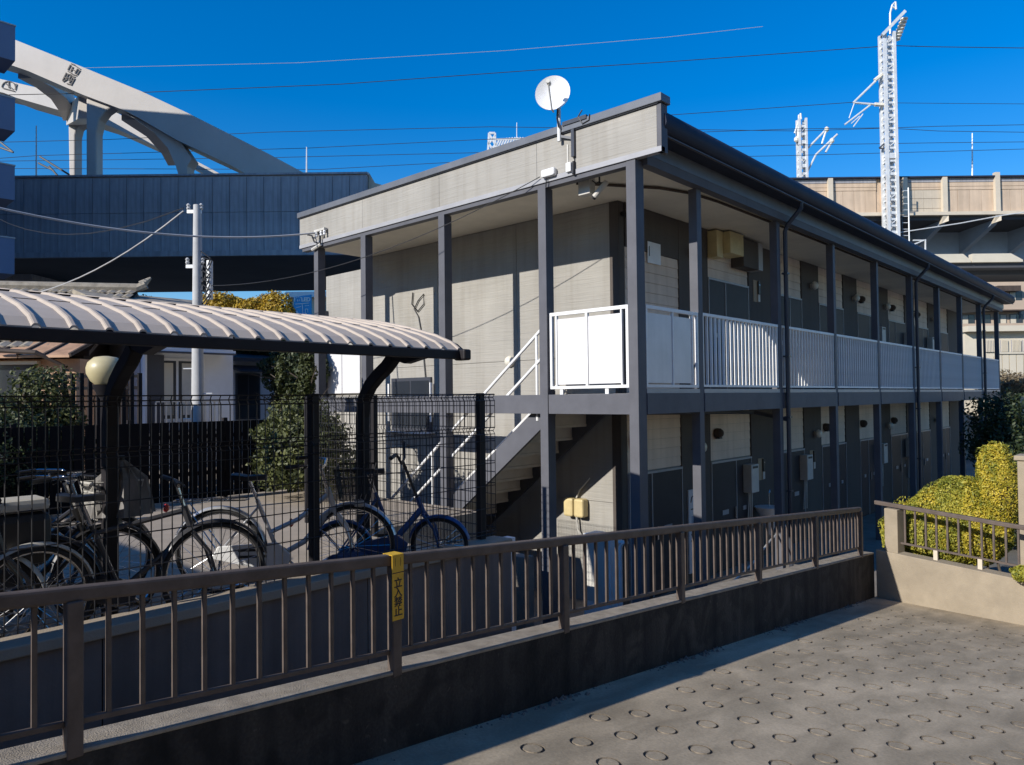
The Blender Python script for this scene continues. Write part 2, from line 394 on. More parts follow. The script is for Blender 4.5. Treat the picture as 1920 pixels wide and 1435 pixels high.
def sag(a, b, drop, n=14):
    out = []
    for i in range(n + 1):
        t = i / n; p = lerp(a, b, t); p.z -= drop * 4 * t * (1 - t); out.append(p)
    return out

# ================================================================== GROUND, ROAD
GZ = -0.27        # ground floor of the apartments
PZ = 1.22         # bicycle parking level
KZ = 1.455       # top of the kerb along its edge
def zroad(y): return 0.796 - 0.104 * (y + 4.87)

# one sheet to the horizon, with a lowered yard under it is not needed: the town ground is the yard level
MB().add([(-900, -500, GZ), (900, -500, GZ), (900, 1500, GZ), (-900, 1500, GZ)], [(0, 1, 2, 3)]).build('ground', M['ground'], kind='structure')
MB().add([(-7.6, -2.6, GZ + .004), (1.25, -2.6, GZ + .004), (1.25, 23, GZ + .004), (-7.6, 23, GZ + .004)], [(0, 1, 2, 3)]).build('yard_pavement', M['yard'], kind='structure')

def build_road():
    a = Vector((0.12, 0.295)).normalized() * 0.316
    b = Vector((a.y, -a.x))
    o = Vector((1.879, -4.108))
    ro, ri, dp, n = 0.073, 0.056, 0.011, 16
    V, Fc = [], []
    rings = []
    def up(x, y, d=0.0): return (x, y, zroad(y) - d)
    hw = 6.9
    for i in range(-34, 36):
        for j in range(-26, 34):
            c = o + a * i + b * j
            if not (1.2 < c.x < 11 and -13 < c.y < 5.5): continue
            sq = [c - a / 2 - b / 2, c + a / 2 - b / 2, c + a / 2 + b / 2, c - a / 2 + b / 2]
            has = 1.8 < c.x < hw and -5.2 < c.y < 2.9 - 0.18 * (c.x - 1.5)
            k = len(V)
            V += [up(*q) for q in sq]
            if not has:
                Fc.append((k, k + 3, k + 2, k + 1)); continue
            jx, jy = random.uniform(-.012, .012), random.uniform(-.012, .012)
            cx, cy = c.x + jx, c.y + jy
            t0 = math.atan2(sq[0].y - c.y, sq[0].x - c.x)
            ring = []
            for q in range(n):
                t = t0 + 2 * PI * q / n * (1 if (b.x * a.y - b.y * a.x) < 0 else -1)
                ring.append((cx + ro * math.cos(t), cy + ro * math.sin(t)))
            V += [up(*p) for p in ring]
            m = n // 4
            # corner order follows the ring direction
            order = [0, 1, 2, 3]
            t1 = math.atan2(sq[1].y - c.y, sq[1].x - c.x)
            if abs(((t1 - math.atan2(ring[m][1] - cy, ring[m][0] - cx) + PI) % (2 * PI)) - PI) > 0.5: order = [0, 3, 2, 1]
            for s_ in range(4):
                c0, c1 = k + order[s_], k + order[(s_ + 1) % 4]
                idx = [k + 4 + (s_ * m + e) % n for e in range(m + 1)]
                h = m // 2
                for e in range(m): Fc.append(((c0 if e < h else c1), idx[e], idx[e + 1]))
                Fc.append((c0, idx[h], c1))
            k2 = len(V)
            for q in range(n):
                p = ring[q]; V.append(up(cx + (p[0] - cx) * ri / ro, cy + (p[1] - cy) * ri / ro))
            Fc.append(tuple(range(k2, k2 + n)))
            rings.append((cx, cy))
    me = bpy.data.meshes.new('road'); me.from_pydata(V, [], Fc)
    bm = bmesh.new(); bm.from_mesh(me)
    bmesh.ops.bisect_plane(bm, geom=bm.verts[:] + bm.edges[:] + bm.faces[:], plane_co=(1.42, 0, 0), plane_no=(-1, 0, 0), clear_outer=True)
    bmesh.ops.recalc_face_normals(bm, faces=bm.faces)
    for f in bm.faces:
        if f.normal.z < 0: f.normal_flip()
    bm.to_mesh(me); bm.free()
    me.materials.append(M['road'])
    rd = bpy.data.objects.new('road', me); COL.objects.link(rd); rd['kind'] = 'structure'; ORG['road'] = Vector((0, 0, 0))
    # groove channels
    def chan(off=(0, 0), tgt=None):
        mb = tgt or MB(); vs, fs = [], []
        for q in range(16):
            t = 2 * PI * q / 16
            for r, d in ((ro + .001, -.0004), (ro - .004, dp), (ri + .005, dp), (ri - .001, -.0004)):
                x, y = r * math.cos(t), r * math.sin(t); vs.append((x + off[0], y + off[1], (-0.104 * y if tgt is None else zroad(y + off[1])) - d))
        for q in range(16):
            for e in range(3): fs.append((q * 4 + e, q * 4 + e + 1, (q + 1) % 16 * 4 + e + 1, (q + 1) % 16 * 4 + e))
        return mb.add(vs, fs)
    rings.sort(key=lambda p: (p[0] - CAM.x) ** 2 + (p[1] - CAM.y) ** 2)
    vis, rest = [], []
    for p in rings:
        q = Vector((p[0], p[1], zroad(p[1]))) - CAM
        z = q.dot(FZ); px, py = CX + FOC * q.dot(RX) / z if z > .1 else 0, CY - FOC * q.dot(UY) / z if z > .1 else 0
        inn = z > .1 and -20 < px < 1940 and -20 < py < 1460
        (vis if inn and len(vis) < 300 else rest).append(p)
    first = None
    for p in vis:
        if first is None:
            first = chan().build('ring_groove', M['groove'], rd); first.location = (p[0], p[1], zroad(p[1]))
        else:
            c = first.copy(); COL.objects.link(c); c.parent = rd; c.location = (p[0], p[1], zroad(p[1]))
    if rest:
        mb = MB()
        for p in rest: chan(p, mb)
        mb.build('ring_groove', M['groove'], rd, kind='stuff')
    # fill below so nothing shows under the road edge
    MB().prism([(1.46, -14, -2), (1.46, 4.5, -2), (1.46, 4.5, zroad(4.5) - .03), (1.46, -14, zroad(-14) - .03)], (9.4, 0, 0)).build('road_base', M['ground'], kind='structure')
build_road()

# ================================================================== ROADSIDE WALLS AND HANDRAILS
def ztop(y):            # top of the first wall
    return 1.345 - 0.0825 * (y + 6.31)
def zrail(y): return ztop(y) + 0.635
w1 = thing('concrete_wall', 'low dark stained concrete wall under the brown handrail', 'wall', (1.35, -4, -.3))
y0, y1 = -13.0, 3.5
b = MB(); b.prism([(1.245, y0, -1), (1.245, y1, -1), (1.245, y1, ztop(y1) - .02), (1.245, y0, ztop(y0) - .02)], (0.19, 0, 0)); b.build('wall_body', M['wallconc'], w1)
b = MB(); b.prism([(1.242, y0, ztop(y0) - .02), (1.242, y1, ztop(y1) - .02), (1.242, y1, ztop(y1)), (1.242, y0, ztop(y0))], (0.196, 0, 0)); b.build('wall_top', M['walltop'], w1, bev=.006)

g_ = np.random.default_rng(5); m_ = MB()
for k in range(420):
    y = g_.uniform(-8, 3.3); x = 1.437 + abs(g_.normal()) * .035; sz = g_.uniform(.004, .018) * (1 + .8 * math.sin(y * 3.1))
    z = zroad(y); a = g_.uniform(0, PI)
    c_, s_ = math.cos(a) * sz, math.sin(a) * sz
    m_.add([(x + c_, y + s_, z - .001), (x - s_, y + c_, z - .001), (x - c_, y - s_, z - .001), (x + s_, y - c_, z - .001), (x, y, z + sz * .9)], [(0, 1, 4), (1, 2, 4), (2, 3, 4), (3, 0, 4)])
dbr = m_.build('wall_grit', M['ground']); dbr['kind'] = 'stuff'; dbr['label'] = 'dark grit and moss along the foot of the roadside wall'; dbr['category'] = 'grit'
hr = thing('handrail_fence', 'long brown steel handrail fence on the dark concrete wall', 'fence', (1.4, -4, .5))
POSTS = [-9.45, -7.88, -6.31, -4.72, -3.23, -1.63, -0.09, 1.44, 3.02]
b = MB(); b.prism([(1.372, y0, zrail(y0) - .062), (1.372, 3.06, zrail(3.06) - .062), (1.372, 3.06, zrail(3.06)), (1.372, y0, zrail(y0))], (0.058, 0, 0)); b.build('top_rail', M['brown'], hr, bev=.012)
for i, p in enumerate(POSTS):
    z0 = ztop(p) - .03
    MB().box(1.385, 1.443, p - .030, p + .030, z0, zrail(p) - .055).build('post', M['brown'], hr, bev=.006)
    if i + 1 < len(POSTS):
        q = POSTS[i + 1]
        m_ = MB(); m_.prism([(1.388, p + .03, ztop(p + .03) + .088), (1.388, q - .03, ztop(q - .03) + .088), (1.388, q - .03, ztop(q - .03) + .112), (1.388, p + .03, ztop(p + .03) + .112)], (0.026, 0, 0)); m_.build('bottom_rail', M['brown'], hr, bev=.004)
        n = 11
        for k in range(1, n + 1):
            yy = p + (q - p) * k / (n + 1)
            MB().box(1.391, 1.411, yy - .0085, yy + .0085, ztop(yy) + .108, zrail(yy) - .058).build('baluster', M['brown'], hr)

# yellow no-entry band on the second visible post
sg = thing('warning_sign', 'yellow strip sign with black characters strapped to a handrail post', 'sign', (1.46, -4.72, 1.3))
py_ = -4.72
SY0, SY1 = py_ - .04, py_ + .04
MB().box(1.4445, 1.449, SY0, SY1, ztop(py_) + .28, zrail(py_) + .003).build('sign_plate', M['yellow'], sg, bev=.0015)
MB().box(1.4492, 1.4505, SY0, SY1, zrail(py_) - .098, zrail(py_) - .094).build('strap_seam', M['ink'], sg)
MB().box(1.366, 1.446, SY0, SY1, zrail(py_) + .0005, zrail(py_) + .004).build('strap', M['yellow'], sg)
for dy in (-.018, .018): MB().box(1.4492, 1.4500, py_ + dy - .001, py_ + dy + .001, zrail(py_) - .06, zrail(py_) - .015).build('strap_slot', M['ink'], sg)
def text_mesh(body, size, m, parent, origin, xdir, ydir, name='lettering', ext=.0006, bold=0.0):
    cu = bpy.data.curves.new(name, 'FONT'); cu.body = body; cu.size = size; cu.align_x = 'CENTER'; cu.align_y = 'CENTER'; cu.extrude = ext; cu.offset = bold
    o = bpy.data.objects.new(name, cu); COL.objects.link(o)
    dg = bpy.context.evaluated_depsgraph_get(); me = bpy.data.meshes.new_from_object(o.evaluated_get(dg))
    bpy.data.objects.remove(o)
    X, Y = Vector(xdir), Vector(ydir); Z = X.cross(Y)
    off = ORG[parent.name]
    me.transform(Matrix(((X.x, Y.x, Z.x, origin[0] - off[0]), (X.y, Y.y, Z.y, origin[1] - off[1]), (X.z, Y.z, Z.z, origin[2] - off[2]), (0, 0, 0, 1))))
    me.materials.clear(); me.materials.append(m)
    ob = bpy.data.objects.new(name, me); COL.objects.link(ob); ob.parent = parent; ORG[ob.name] = off
    return ob
for k, ch in enumerate('立入禁止'):
    text_mesh(ch, .058, M['ink'], sg, (1.4497, py_, zrail(py_) - .155 - k * .052), (0, 1, 0), (0, 0, 1), bold=.0012)

# second wall + rail turning right
A2, B2 = Vector((1.5, 3.52, 0)), Vector((5.2, 2.87, 0))
d2 = (B2 - A2).normalized(); n2 = Vector((-d2.y, d2.x, 0))
def q2(s, o=0.0, z=0.0): p = A2 + d2 * s + n2 * o; return Vector((p.x, p.y, z))
def z2(s): return 0.575 - 0.052 * s
w2 = thing('parapet_wall', 'low sunlit tan concrete wall across the end of the road', 'wall', q2(1.5, 0, -.3))
b = MB(); b.prism([q2(-.05, 0, -1), q2(3.7, 0, -1), q2(3.7, 0, z2(3.7)), q2(-.05, 0, z2(-.05))], n2 * .22); b.build('wall_body', M['parapet'], w2, bev=.01)
r2 = thing('handrail_fence', 'short brown handrail with thin bars in front of the golden hedge', 'fence', q2(1.5, .1, .5))
def zr2(s): return z2(s) + .60
b = MB(); b.prism([q2(-.1, .08, zr2(0) + .005), q2(3.6, .08, zr2(3.6) - .05), q2(3.6, .08, zr2(3.6)), q2(-.1, .08, zr2(0) + .06)], n2 * .06); b.build('top_rail', M['brown'], r2, bev=.008)
b = MB(); b.prism([q2(.24, .1, z2(.24) + .12), q2(3.6, .1, z2(3.6) + .12), q2(3.6, .1, z2(3.6) + .145), q2(.24, .1, z2(.24) + .145)], n2 * .025); b.build('bottom_rail', M['brown'], r2)
for s_ in (.68, 1.2, 2.4, 3.55):
    MB().bar(q2(s_, .11, z2(s_) - .03), q2(s_, .11, z2(s_) + .125), .05, .03, n2).build('post', M['tanpost'], r2)
k = 0
s_ = .30
while s_ < 3.6:
    MB().bar(q2(s_, .11, z2(s_) + .145), q2(s_, .11, zr2(s_) - .0), .022, .022, n2).build('baluster', M['brown'], r2); s_ += .132
MB().prism([q2(.06, .03, z2(0) - .02), q2(.235, .03, z2(.2) - .02), q2(.235, .03, zr2(.2) - .02), q2(.06, .03, zr2(.06) - .02)], n2 * .2).build('end_pillar', M['parapet'], r2, bev=.008)
gp = thing('gate_pillar', 'square tan concrete gate pillar at the right edge behind the hedge', 'pillar', (3.25, 3.9, 0))
MB().box(3.06, 3.42, 3.75, 4.1, -.3, 1.86).build('shaft', M['parapet'], gp, bev=.012)
MB().box(3.03, 3.45, 3.72, 4.13, 1.86, 1.92).build('cap', M['parapet'], gp, bev=.01)

# ================================================================== BICYCLE PARKING: slab, retaining wall
b = MB(); b.prism([(.12, -14, PZ), (.12, -2.42, PZ), (-2.2, -2.42, PZ), (-2.2, -.42, PZ), (-7.7, -.42, PZ), (-7.7, 4, PZ), (-40, 4, PZ), (-40, -14, PZ)], (0, 0, -1.9)); 
b.build('parking_slab', M['slab'], kind='structure')
rw = thing('retaining_wall', 'grey concrete retaining wall holding up the bicycle parking', 'wall', (.13, -6, GZ))
yy = -13.0
edges = [-13, -11.2, -9.4, -7.6, -5.8, -4.0, -2.2]
for i in range(len(edges) - 1):
    ys, ye = edges[i], edges[i + 1]
    if i == len(edges) - 2: ye = -2.44
    MB().box(.122, .18, ys + .004, ye - .004, GZ, KZ - .065).build('wall_panel', M['retain'], rw)
MB().box(-.03, .2, -13, -2.44, KZ - .065, KZ).build('kerb_cap', M['slab'], rw, bev=.008)
MB().box(.06, .16, -2.45, -2.36, GZ, KZ - .005).build('corner_post', M['white'], rw, bev=.006)

# ================================================================== APARTMENT BUILDING
ap = thing('apartment_building', 'two storey beige apartment block with grey posts and open corridors', 'building', (-4, 11, GZ))
WY, WX = 1.40, -1.25      # gable wall plane, corridor wall plane
F2 = 2.75
LEN = 22.0
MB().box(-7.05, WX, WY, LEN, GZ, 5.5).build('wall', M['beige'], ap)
xe = [-7.05, -5.1, -3.2, WX - .14]
gable = []
for i in range(3):
    for (za, zb) in ((GZ, 1.2), (1.2, 3.3), (3.3, 5.49)):
        gable.append(MB().box(xe[i] + .003, xe[i + 1] - .003, WY - .016, WY - .002, za + .003, zb - .003).build('siding_panel', M['beige'], ap, bev=.002))
MB().box(WX - .14, WX + .012, WY - .02, WY + .0, GZ, 5.495).build('corner_trim', M['accent'], ap)
MB().box(WX + .0, WX + .015, WY + .001, WY + .12, GZ, 5.495).build('corner_trim', M['accent'], ap)
# window in the gable wall
wn = MB().box(-6.38, -5.26, WY - .06, WY - .012, 2.12, 3.10).build('window', M['steel_dark'], ap, bev=.004)
for a_, b_ in ((-6.33, -5.84), (-5.80, -5.31)):
    MB().box(a_, b_, WY - .066, WY - .058, 2.18, 3.04).build('pane', M['glass'], wn)
MB().box(-6.44, -5.20, WY - .10, WY - .018, 2.08, 2.115).build('sill', M['white'], wn)
for a_ in (-6.44, -5.24): MB().box(a_, a_ + .04, WY - .10, WY - .061, 2.3, 3.0).build('bracket', M['white'], wn)
# roof, soffit
MB().box(-7.2, .06, .0, LEN + .2, 5.50, 5.53).build('soffit', M['soffit'], ap)
MB().box(-7.15, .08, .06, LEN + .25, 5.532, 5.98).build('roof', M['cap'], ap)
MB().prism([(.082, 0, 5.70), (.30, 0, 5.70), (.355, 0, 5.74), (.385, 0, 5.82), (.37, 0, 5.91), (.31, 0, 5.98), (.2, 0, 6.02), (.082, 0, 6.03)], (0, LEN + .45, 0)).build('gutter', M['gutter'], ap, smooth=True)
MB().box(.30, .335, .02, LEN + .4, 5.685, 5.699).build('gutter_lip', M['steel'], ap)
# right eave beam
by = [0.08, 2.7, 5.2, 7.7, 10.2, 12.7, 15.2, 17.7, 20.2, 22.05]
for i in range(len(by) - 1):
    MB().box(-.05, .075, by[i] + .002, by[i + 1] - .002, 5.42, 5.70).build('eave_beam', M['steel'], ap)
# gable fascia of four boards, cap and flashing
fx = [-7.22, -5.3, -3.4, -1.5, .30]
for i in range(4):
    MB().box(fx[i] + .002, fx[i + 1] - .002, -.07, -.0, 5.535, 6.02).build('fascia_board', M['beige'], ap, bev=.002)
MB().box(-7.24, .385, -.115, .09, 6.03, 6.125).build('roof_cap', M['cap'], ap, bev=.006)
MB().box(-7.23, .33, -.095, -.0, 6.02, 6.029).build('cap_shadow_gap', M['steel_dark'], ap)
MB().box(.302, .36, -.075, .06, 5.47, 6.02).build('corner_trim', M['steel'], ap, bev=.003)
MB().box(-7.22, .36, -.082, .0, 5.47, 5.533).build('flashing', M['flash'], ap, bev=.003)
MB().box(-7.15, -.13, -.06, .055, 5.41, 5.468).build('front_beam', M['steel'], ap)
# gable columns and right columns
for x in (-6.70, -5.30, -3.37, -1.43):
    MB().box(x - .065, x + .065, -.065, .085, GZ, 5.41 if x < -.2 else 5.42).build('column', M['steel'], ap, bev=.004)
MB().box(-.13, .0, -.065, .11, GZ, 5.468).build('column', M['steel'], ap, bev=.004)
CY_ = [1.43, 3.95, 6.38, 8.87, 11.42, 13.9, 16.4, 18.95, 21.75]
col0 = MB().box(-.12, .0, -.06, .06, GZ, 5.42).build('column', M['steel'], ap, bev=.004)
col0.location = (0, CY_[0], 0)
for y in CY_[1:]:
    inst(col0, ap, (0, y - CY_[0], 0))
# second floor slab, beams
MB().box(WX, -.05, .06, LEN, 2.55, 2.748).build('corridor_floor', M['corridor_floor'], ap)
MB().box(WX - .25, WX, .06, WY - .03, 2.55, 2.748).build('landing_floor', M['corridor_floor'], ap)
MB().box(WX + .02, -.051, .1, LEN - .05, 2.52, 2.548).build('lower_soffit', M['soffit'], ap)
for i in range(len(CY_)):
    a_ = .11 if i == 0 else CY_[i - 1] + .06
    MB().box(-.05, .012, a_, CY_[i] - .06, 2.50, 2.745).build('floor_beam', M['steel'], ap)
    MB().box(-.045, .006, a_, CY_[i] - .06, 2.747, 2.80).build('floor_edge', M['flash'], ap)
xs_ = [-6.765 - .45, -6.70, -5.30, -3.37, -1.43, -.065]
for i in range(1, 5):
    MB().box(xs_[i] + .065, xs_[i + 1] - .065, -.05, .05, 2.50, 2.745).build('floor_beam', M['steel'], ap, bev=.003)
# ------- landing screen (front) : part railing with panels
rl = MB().box(-1.345, -.15, -.035, .005, 3.745, 3.79).build('landing_screen', M['white'], ap, bev=.003)
for (a_, b_, c_, d_) in ((-1.345, -.15, 2.815, 2.85), (-1.345, -1.31, 2.85, 3.745), (-.185, -.15, 2.85, 3.745), (-.78, -.745, 2.85, 3.745), (-1.25, -1.23, 2.85, 3.745), (-.26, -.24, 2.85, 3.745)):
    MB().box(a_, b_, -.033, .003, c_, d_).build('screen_frame', M['white'], rl)
for a_, b_ in ((-1.225, -.785), (-.74, -.265)):
    MB().box(a_, b_, -.022, -.010, 2.87, 3.70).build('screen_panel', M['frost'], rl)
for a_ in (-1.2, -.5): MB().box(a_, a_ + .05, -.02, .0, 2.745, 2.815).build('screen_foot', M['white'], rl)
# side screen y .15 .. 1.32
rs = MB().box(-.04, .0, .12, 1.365, 3.745, 3.79).build('side_screen', M['white'], ap, bev=.003)
for (a_, b_, c_, d_) in ((.12, 1.365, 2.815, 2.85), (.12, .155, 2.85, 3.745), (.72, .75, 2.85, 3.745), (1.20, 1.225, 2.85, 3.745), (1.33, 1.365, 2.85, 3.745)):
    MB().box(-.038, -.002, a_, b_, c_, d_).build('screen_frame', M['white'], rs)
for a_, b_ in ((.16, .715), (.755, 1.195)): MB().box(-.026, -.012, a_, b_, 2.87, 3.70).build('screen_panel', M['frost'], rs)
# railing bays with balusters
bal0 = None
for i in range(len(CY_) - 1):
    a_, b_ = CY_[i] + .065, CY_[i + 1] - .065
    rb = MB().box(-.045, -.005, a_, b_, 3.76, 3.80).build('railing', M['white'], ap, bev=.003)
    MB().box(-.042, -.008, a_, b_, 2.825, 2.855).build('bottom_rail', M['white'], rb)
    n = int((b_ - a_) / .118)
    for k in range(n + 1):
        y = a_ + .02 + (b_ - a_ - .04) * k / n
        if bal0 is None:
            bal0 = MB().box(-.040, -.010, -.012, .012, 2.855, 3.76).build('baluster', M['white'], rb); bal0.location = (0, y, 0)
            bal0['_y'] = y
        else:
            c = bal0.copy(); COL.objects.link(c); c.parent = rb; c.location = (0, y, 0)
del bal0['_y']
# ------- corridor wall: charcoal pilasters, beige boards, doors
PER = 2.49
def boards(za, zb, ya, yb, nm='siding_board', h=.152, single=True):
    n = max(1, round((zb - za) / h)); hh = (zb - za) / n
    if single:
        for k in range(n):
            MB().prism([(WX + .004, ya, za + k * hh + .003), (WX + .020, ya, za + k * hh + .003), (WX + .012, ya, za + (k + 1) * hh - .001), (WX + .004, ya, za + (k + 1) * hh - .001)], (0, yb - ya, 0)).build(nm, M['beige_bright'], ap)
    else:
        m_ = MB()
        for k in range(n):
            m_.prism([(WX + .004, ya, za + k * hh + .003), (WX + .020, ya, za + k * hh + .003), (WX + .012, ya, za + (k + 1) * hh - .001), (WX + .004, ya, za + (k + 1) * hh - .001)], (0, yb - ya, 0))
        o = m_.build(nm, M['beige_bright'], ap); o['kind'] = 'stuff'
def door_set(ya, yb, zf, ht, flip=False, detail=True):
    wd = yb - ya
    d0, d1 = (ya + .04, ya + .04 + wd * .56) if not flip else (yb - .04 - wd * .56, yb - .04)
    s0, s1 = (d1 + .03, yb - .04) if not flip else (ya + .04, d0 - .03)
    MB().box(WX + .004, WX + .05, ya, yb, zf + ht, zf + ht + .035).build('door_head', M['flash'], ap)
    dr = MB().box(WX + .004, WX + .042, d0, d1, zf + .02, zf + ht - .004).build('door', M['door'], ap, bev=.003)
    MB().box(WX + .042, WX + .075, (d1 - .1 if not flip else d0 + .07), (d1 - .07 if not flip else d0 + .1), zf + .85, zf + 1.05).build('handle', M['chrome'], dr)
    MB().box(WX + .043, WX + .052, (d0 + d1) / 2 - .11, (d0 + d1) / 2 + .11, zf + .95, zf + 1.03).build('mail_slot', M['flash'], dr)
    sp = MB().box(WX + .004, WX + .036, s0, s1, zf + .02, zf + ht - .004).build('meter_door', M['door'], ap, bev=.003)
    MB().box(WX + .036, WX + .05, (s0 + s1) / 2 - .06, (s0 + s1) / 2 + .06, zf + .95, zf + 1.02).build('nameplate', M['flash'], sp)
    for yj in (ya + .012, (d1 + .015 if not flip else d0 - .015), yb - .012):
        MB().box(WX + .004, WX + .047, yj - .009, yj + .009, zf + .02, zf + ht - .002).build('jamb', M['flash'], ap)
bays = [(1.53, 3.01)] + [(3.96 + PER * k, 5.48 + PER * k) for k in range(7)]
for k in range(8):
    ya = 3.01 + PER * k; yb = min(ya + .95, LEN)
    if k == 7: yb = LEN
    for (za, zb) in ((GZ, 2.515), (F2, 5.495)):
        MB().box(WX + .002, WX + .035, ya + .002, yb - .002, za, zb).build('charcoal_pilaster', M['accent'], ap)
for k, (ya, yb) in enumerate(bays):
    one = k < 3
    if k == 0:
        boards(F2, 4.86, ya, yb, single=True)
        MB().box(WX + .004, WX + .03, ya, yb, 4.865, 5.494).build('dark_panel', M['accent'], ap)  # dark panel filling the wall above the boards
    else:
        boards(4.70, 5.49, ya, yb, single=one)
        door_set(ya, yb, F2, 1.91, flip=bool(k % 2))
    boards(1.62, 2.515, ya, yb, single=one)
    door_set(ya, yb, GZ, 1.84, flip=bool((k + 1) % 2))
# downpipes on the corridor columns
for y in (4.09, 11.56, 19.1):
    dp = MB().tube([(.31, y, 5.70), (.31, y, 5.60), (.10, y, 5.38), (.05, y, 5.28), (.05, y, 2.6), (.05, y, GZ)], .036, 8).build('downpipe', M['steel_dark'], ap, smooth=True)
    for z in (4.6, 3.3, 2.35, 1.2): MB().box(-.0, .092, y - .045, y + .045, z, z + .025).build('pipe_bracket', M['steel_dark'], dp)
MB().tube([(WX - .03, 1.9, 2.47), (-.5, 4.05, 2.44), (.05, 4.09, 2.32)], .03, 6).build('branch_pipe', M['steel_dark'], ap)
# conduit under the soffit
MB().tube([(-1.1, .25, 5.475), (-.75, .75, 5.475), (-.45, 1.2, 5.475), (-.27, 1.75, 5.475), (-.22, 2.4, 5.475), (-.2, 5, 5.475), (-.2, LEN, 5.475)], .02, 6).build('conduit', M['wood'], ap)
# stair
SL = .778
def zs(x): return 1.168 + (x + 3.304) * SL
st = MB()
st.prism([(-5.05, .06, zs(-5.05) - .20), (-1.38, .06, zs(-1.38) - .20), (-1.38, .06, zs(-1.38) + .13), (-5.05, .06, zs(-5.05) + .13)], (0, .05, 0))
st = st.build('staircase', M['steel'], ap)
MB().prism([(-5.05, 1.2, zs(-5.05) - .20), (-1.38, 1.2, zs(-1.38) - .20), (-1.38, 1.2, zs(-1.38) + .13), (-5.05, 1.2, zs(-5.05) + .13)], (0, .05, 0)).build('stringer', M['steel'], st)
nst = 15
for k in range(nst):
    z = GZ + (k + 1) * (F2 - GZ) / nst - .02; x = -5.15 + (z - .0 - GZ) / SL
    MB().box(x - .17, x + .11, .112, 1.198, z - .04, z).build('tread', M['tread'], st, bev=.003)
    MB().box(x + .085, x + .1, .112, 1.198, z + .001, z + .163).build('riser', M['tread'], st)
for hgt in (1.08, .70):
    MB().tube([(-5.05, .06, zs(-5.05) + hgt), (-1.50, .06, zs(-1.50) + hgt)], .022, 8).build('handrail', M['white'], st)
MB().tube([(-5.05, 1.22, zs(-5.05) + .9), (-1.50, 1.22, zs(-1.50) + .9)], .022, 8).build('handrail', M['white'], st)
for x in (-4.8, -3.75, -2.7, -1.65):
    MB().tube([(x, .06, zs(x) - .05), (x, .06, zs(x) + 1.08)], .018, 8).build('baluster', M['white'], st)

# ---------------- fixtures on the apartment building (each hangs there on its own)
def wall_lamp(y, z, lab):
    t = thing('wall_lamp', lab, 'lamp', (WX + .036, y, z), 0, 'round corridor wall lamps')
    MB().lathe([(.05, 0), (.055, .02), (.05, .035)], (WX + .036, y, z), 14, 'x').build('base', M['offwhite'], t, smooth=True)
    MB().lathe([(.05, .035), (.085, .06), (.09, .09), (.07, .13), (.03, .15)], (WX + .036, y, z), 16, 'x').build('globe', M['lamp'], t, smooth=True)
lampY = [(3.40, 5.02), (8.5, 5.02), (11.35 - .2, 5.0), (13.6, 5.0), (18.4, 5.0)]
names2 = ['first', 'second', 'third', 'fourth', 'fifth']
for i, (y, z) in enumerate(lampY): wall_lamp(y, z, 'round white wall lamp in the upper corridor, %s from the landing' % names2[i])
for i, (y, z) in enumerate([(3.52, 1.88), (8.55, 1.88), (13.6, 1.88), (18.5, 1.88)]): wall_lamp(y, z, 'round white wall lamp in the lower corridor, %s from the stairs' % names2[i])
def vent(y, z, lab):
    t = thing('vent_hood', lab, 'vent', (WX + .02, y, z), 0, 'dark vent hoods over the doors')
    c = (WX + .02, y, z)
    MB().lathe([(.075, 0), (.085, .03), (.08, .09), (.05, .13), (.015, .145)], c, 14, 'x').build('hood', M['wood'], t, smooth=True)
    MB().box(c[0] + .02, c[0] + .1, y - .05, y + .05, z - .095, z - .07).build('louvre', M['black'], t)
for i, y in enumerate((1.66, 4.16, 9.15, 11.6, 14.1)):
    vent(y, 2.08 if i < 2 else 2.0, 'dark hooded vent in the lower corridor, %s from the stairs' % names2[i])
for i, y in enumerate((11.65, 14.15, 16.6)):
    vent(y, 5.02, 'dark hooded vent in the upper corridor, %s from the landing' % names2[i])
def phone(y, z, lab):
    t = thing('door_intercom', lab, 'intercom', (WX + .036, y, z), 0, 'intercoms beside the doors')
    MB().box(WX + .036, WX + .043, y - .2, y + .05, z - .26, z + .14).build('back_plate', M['plate'], t)
    MB().box(WX + .044, WX + .07, y - .03, y + .05, z - .11, z + .13).build('panel', M['black'], t, bev=.004)
    MB().box(WX + .044, WX + .06, y - .035, y + .055, z - .25, z - .115).build('nameplate', M['offwhite'], t, bev=.003)
    MB().lathe([(.014, .07), (.012, .074)], (WX, y + .01, z + .06), 10, 'x').build('camera_eye', M['chrome'], t)
phone(5.88, 4.70, 'black door intercom on tan plate beside upper corridor door')
phone(3.58, 1.36, 'black door intercom on tan plate beside the first lower door')
phone(5.95, 1.40, 'black door intercom on tan plate beside the second lower door')
phone(8.45, 1.40, 'black door intercom on tan plate deeper in the lower corridor')
def heater(y, zt, lab):
    t = thing('water_heater', lab, 'water heater', (WX + .05, y, zt - .5), 0, 'gas water heaters by the doors')
    MB().box(WX + .037, WX + .2, y - .15, y + .15, zt - .5, zt).build('case', M['offwhite'], t, bev=.01)
    MB().box(WX + .2, WX + .206, y - .1, y + .1, zt - .07, zt - .03).build('exhaust_slot', M['black'], t)
    for dy in (-.06, .0, .06): MB().tube([(WX + .1, y + dy, zt - .5), (WX + .1, y + dy, zt - .62), (WX + .08, y + dy * 1.4, zt - 1.1)], .011, 6).build('pipe', M['offwhite'], t)
heater(5.28, 1.48, 'pale grey water heater on the lower wall by the second door')
heater(7.85, 1.48, 'pale grey water heater on the lower wall by the third door')
heater(12.9, 1.45, 'pale grey water heater on the lower wall, third along the corridor')
heater(15.4, 1.45, 'pale grey water heater on the lower wall, fourth along the corridor')
heater(12.95, 4.42, 'pale grey water heater above the railing in the upper corridor')
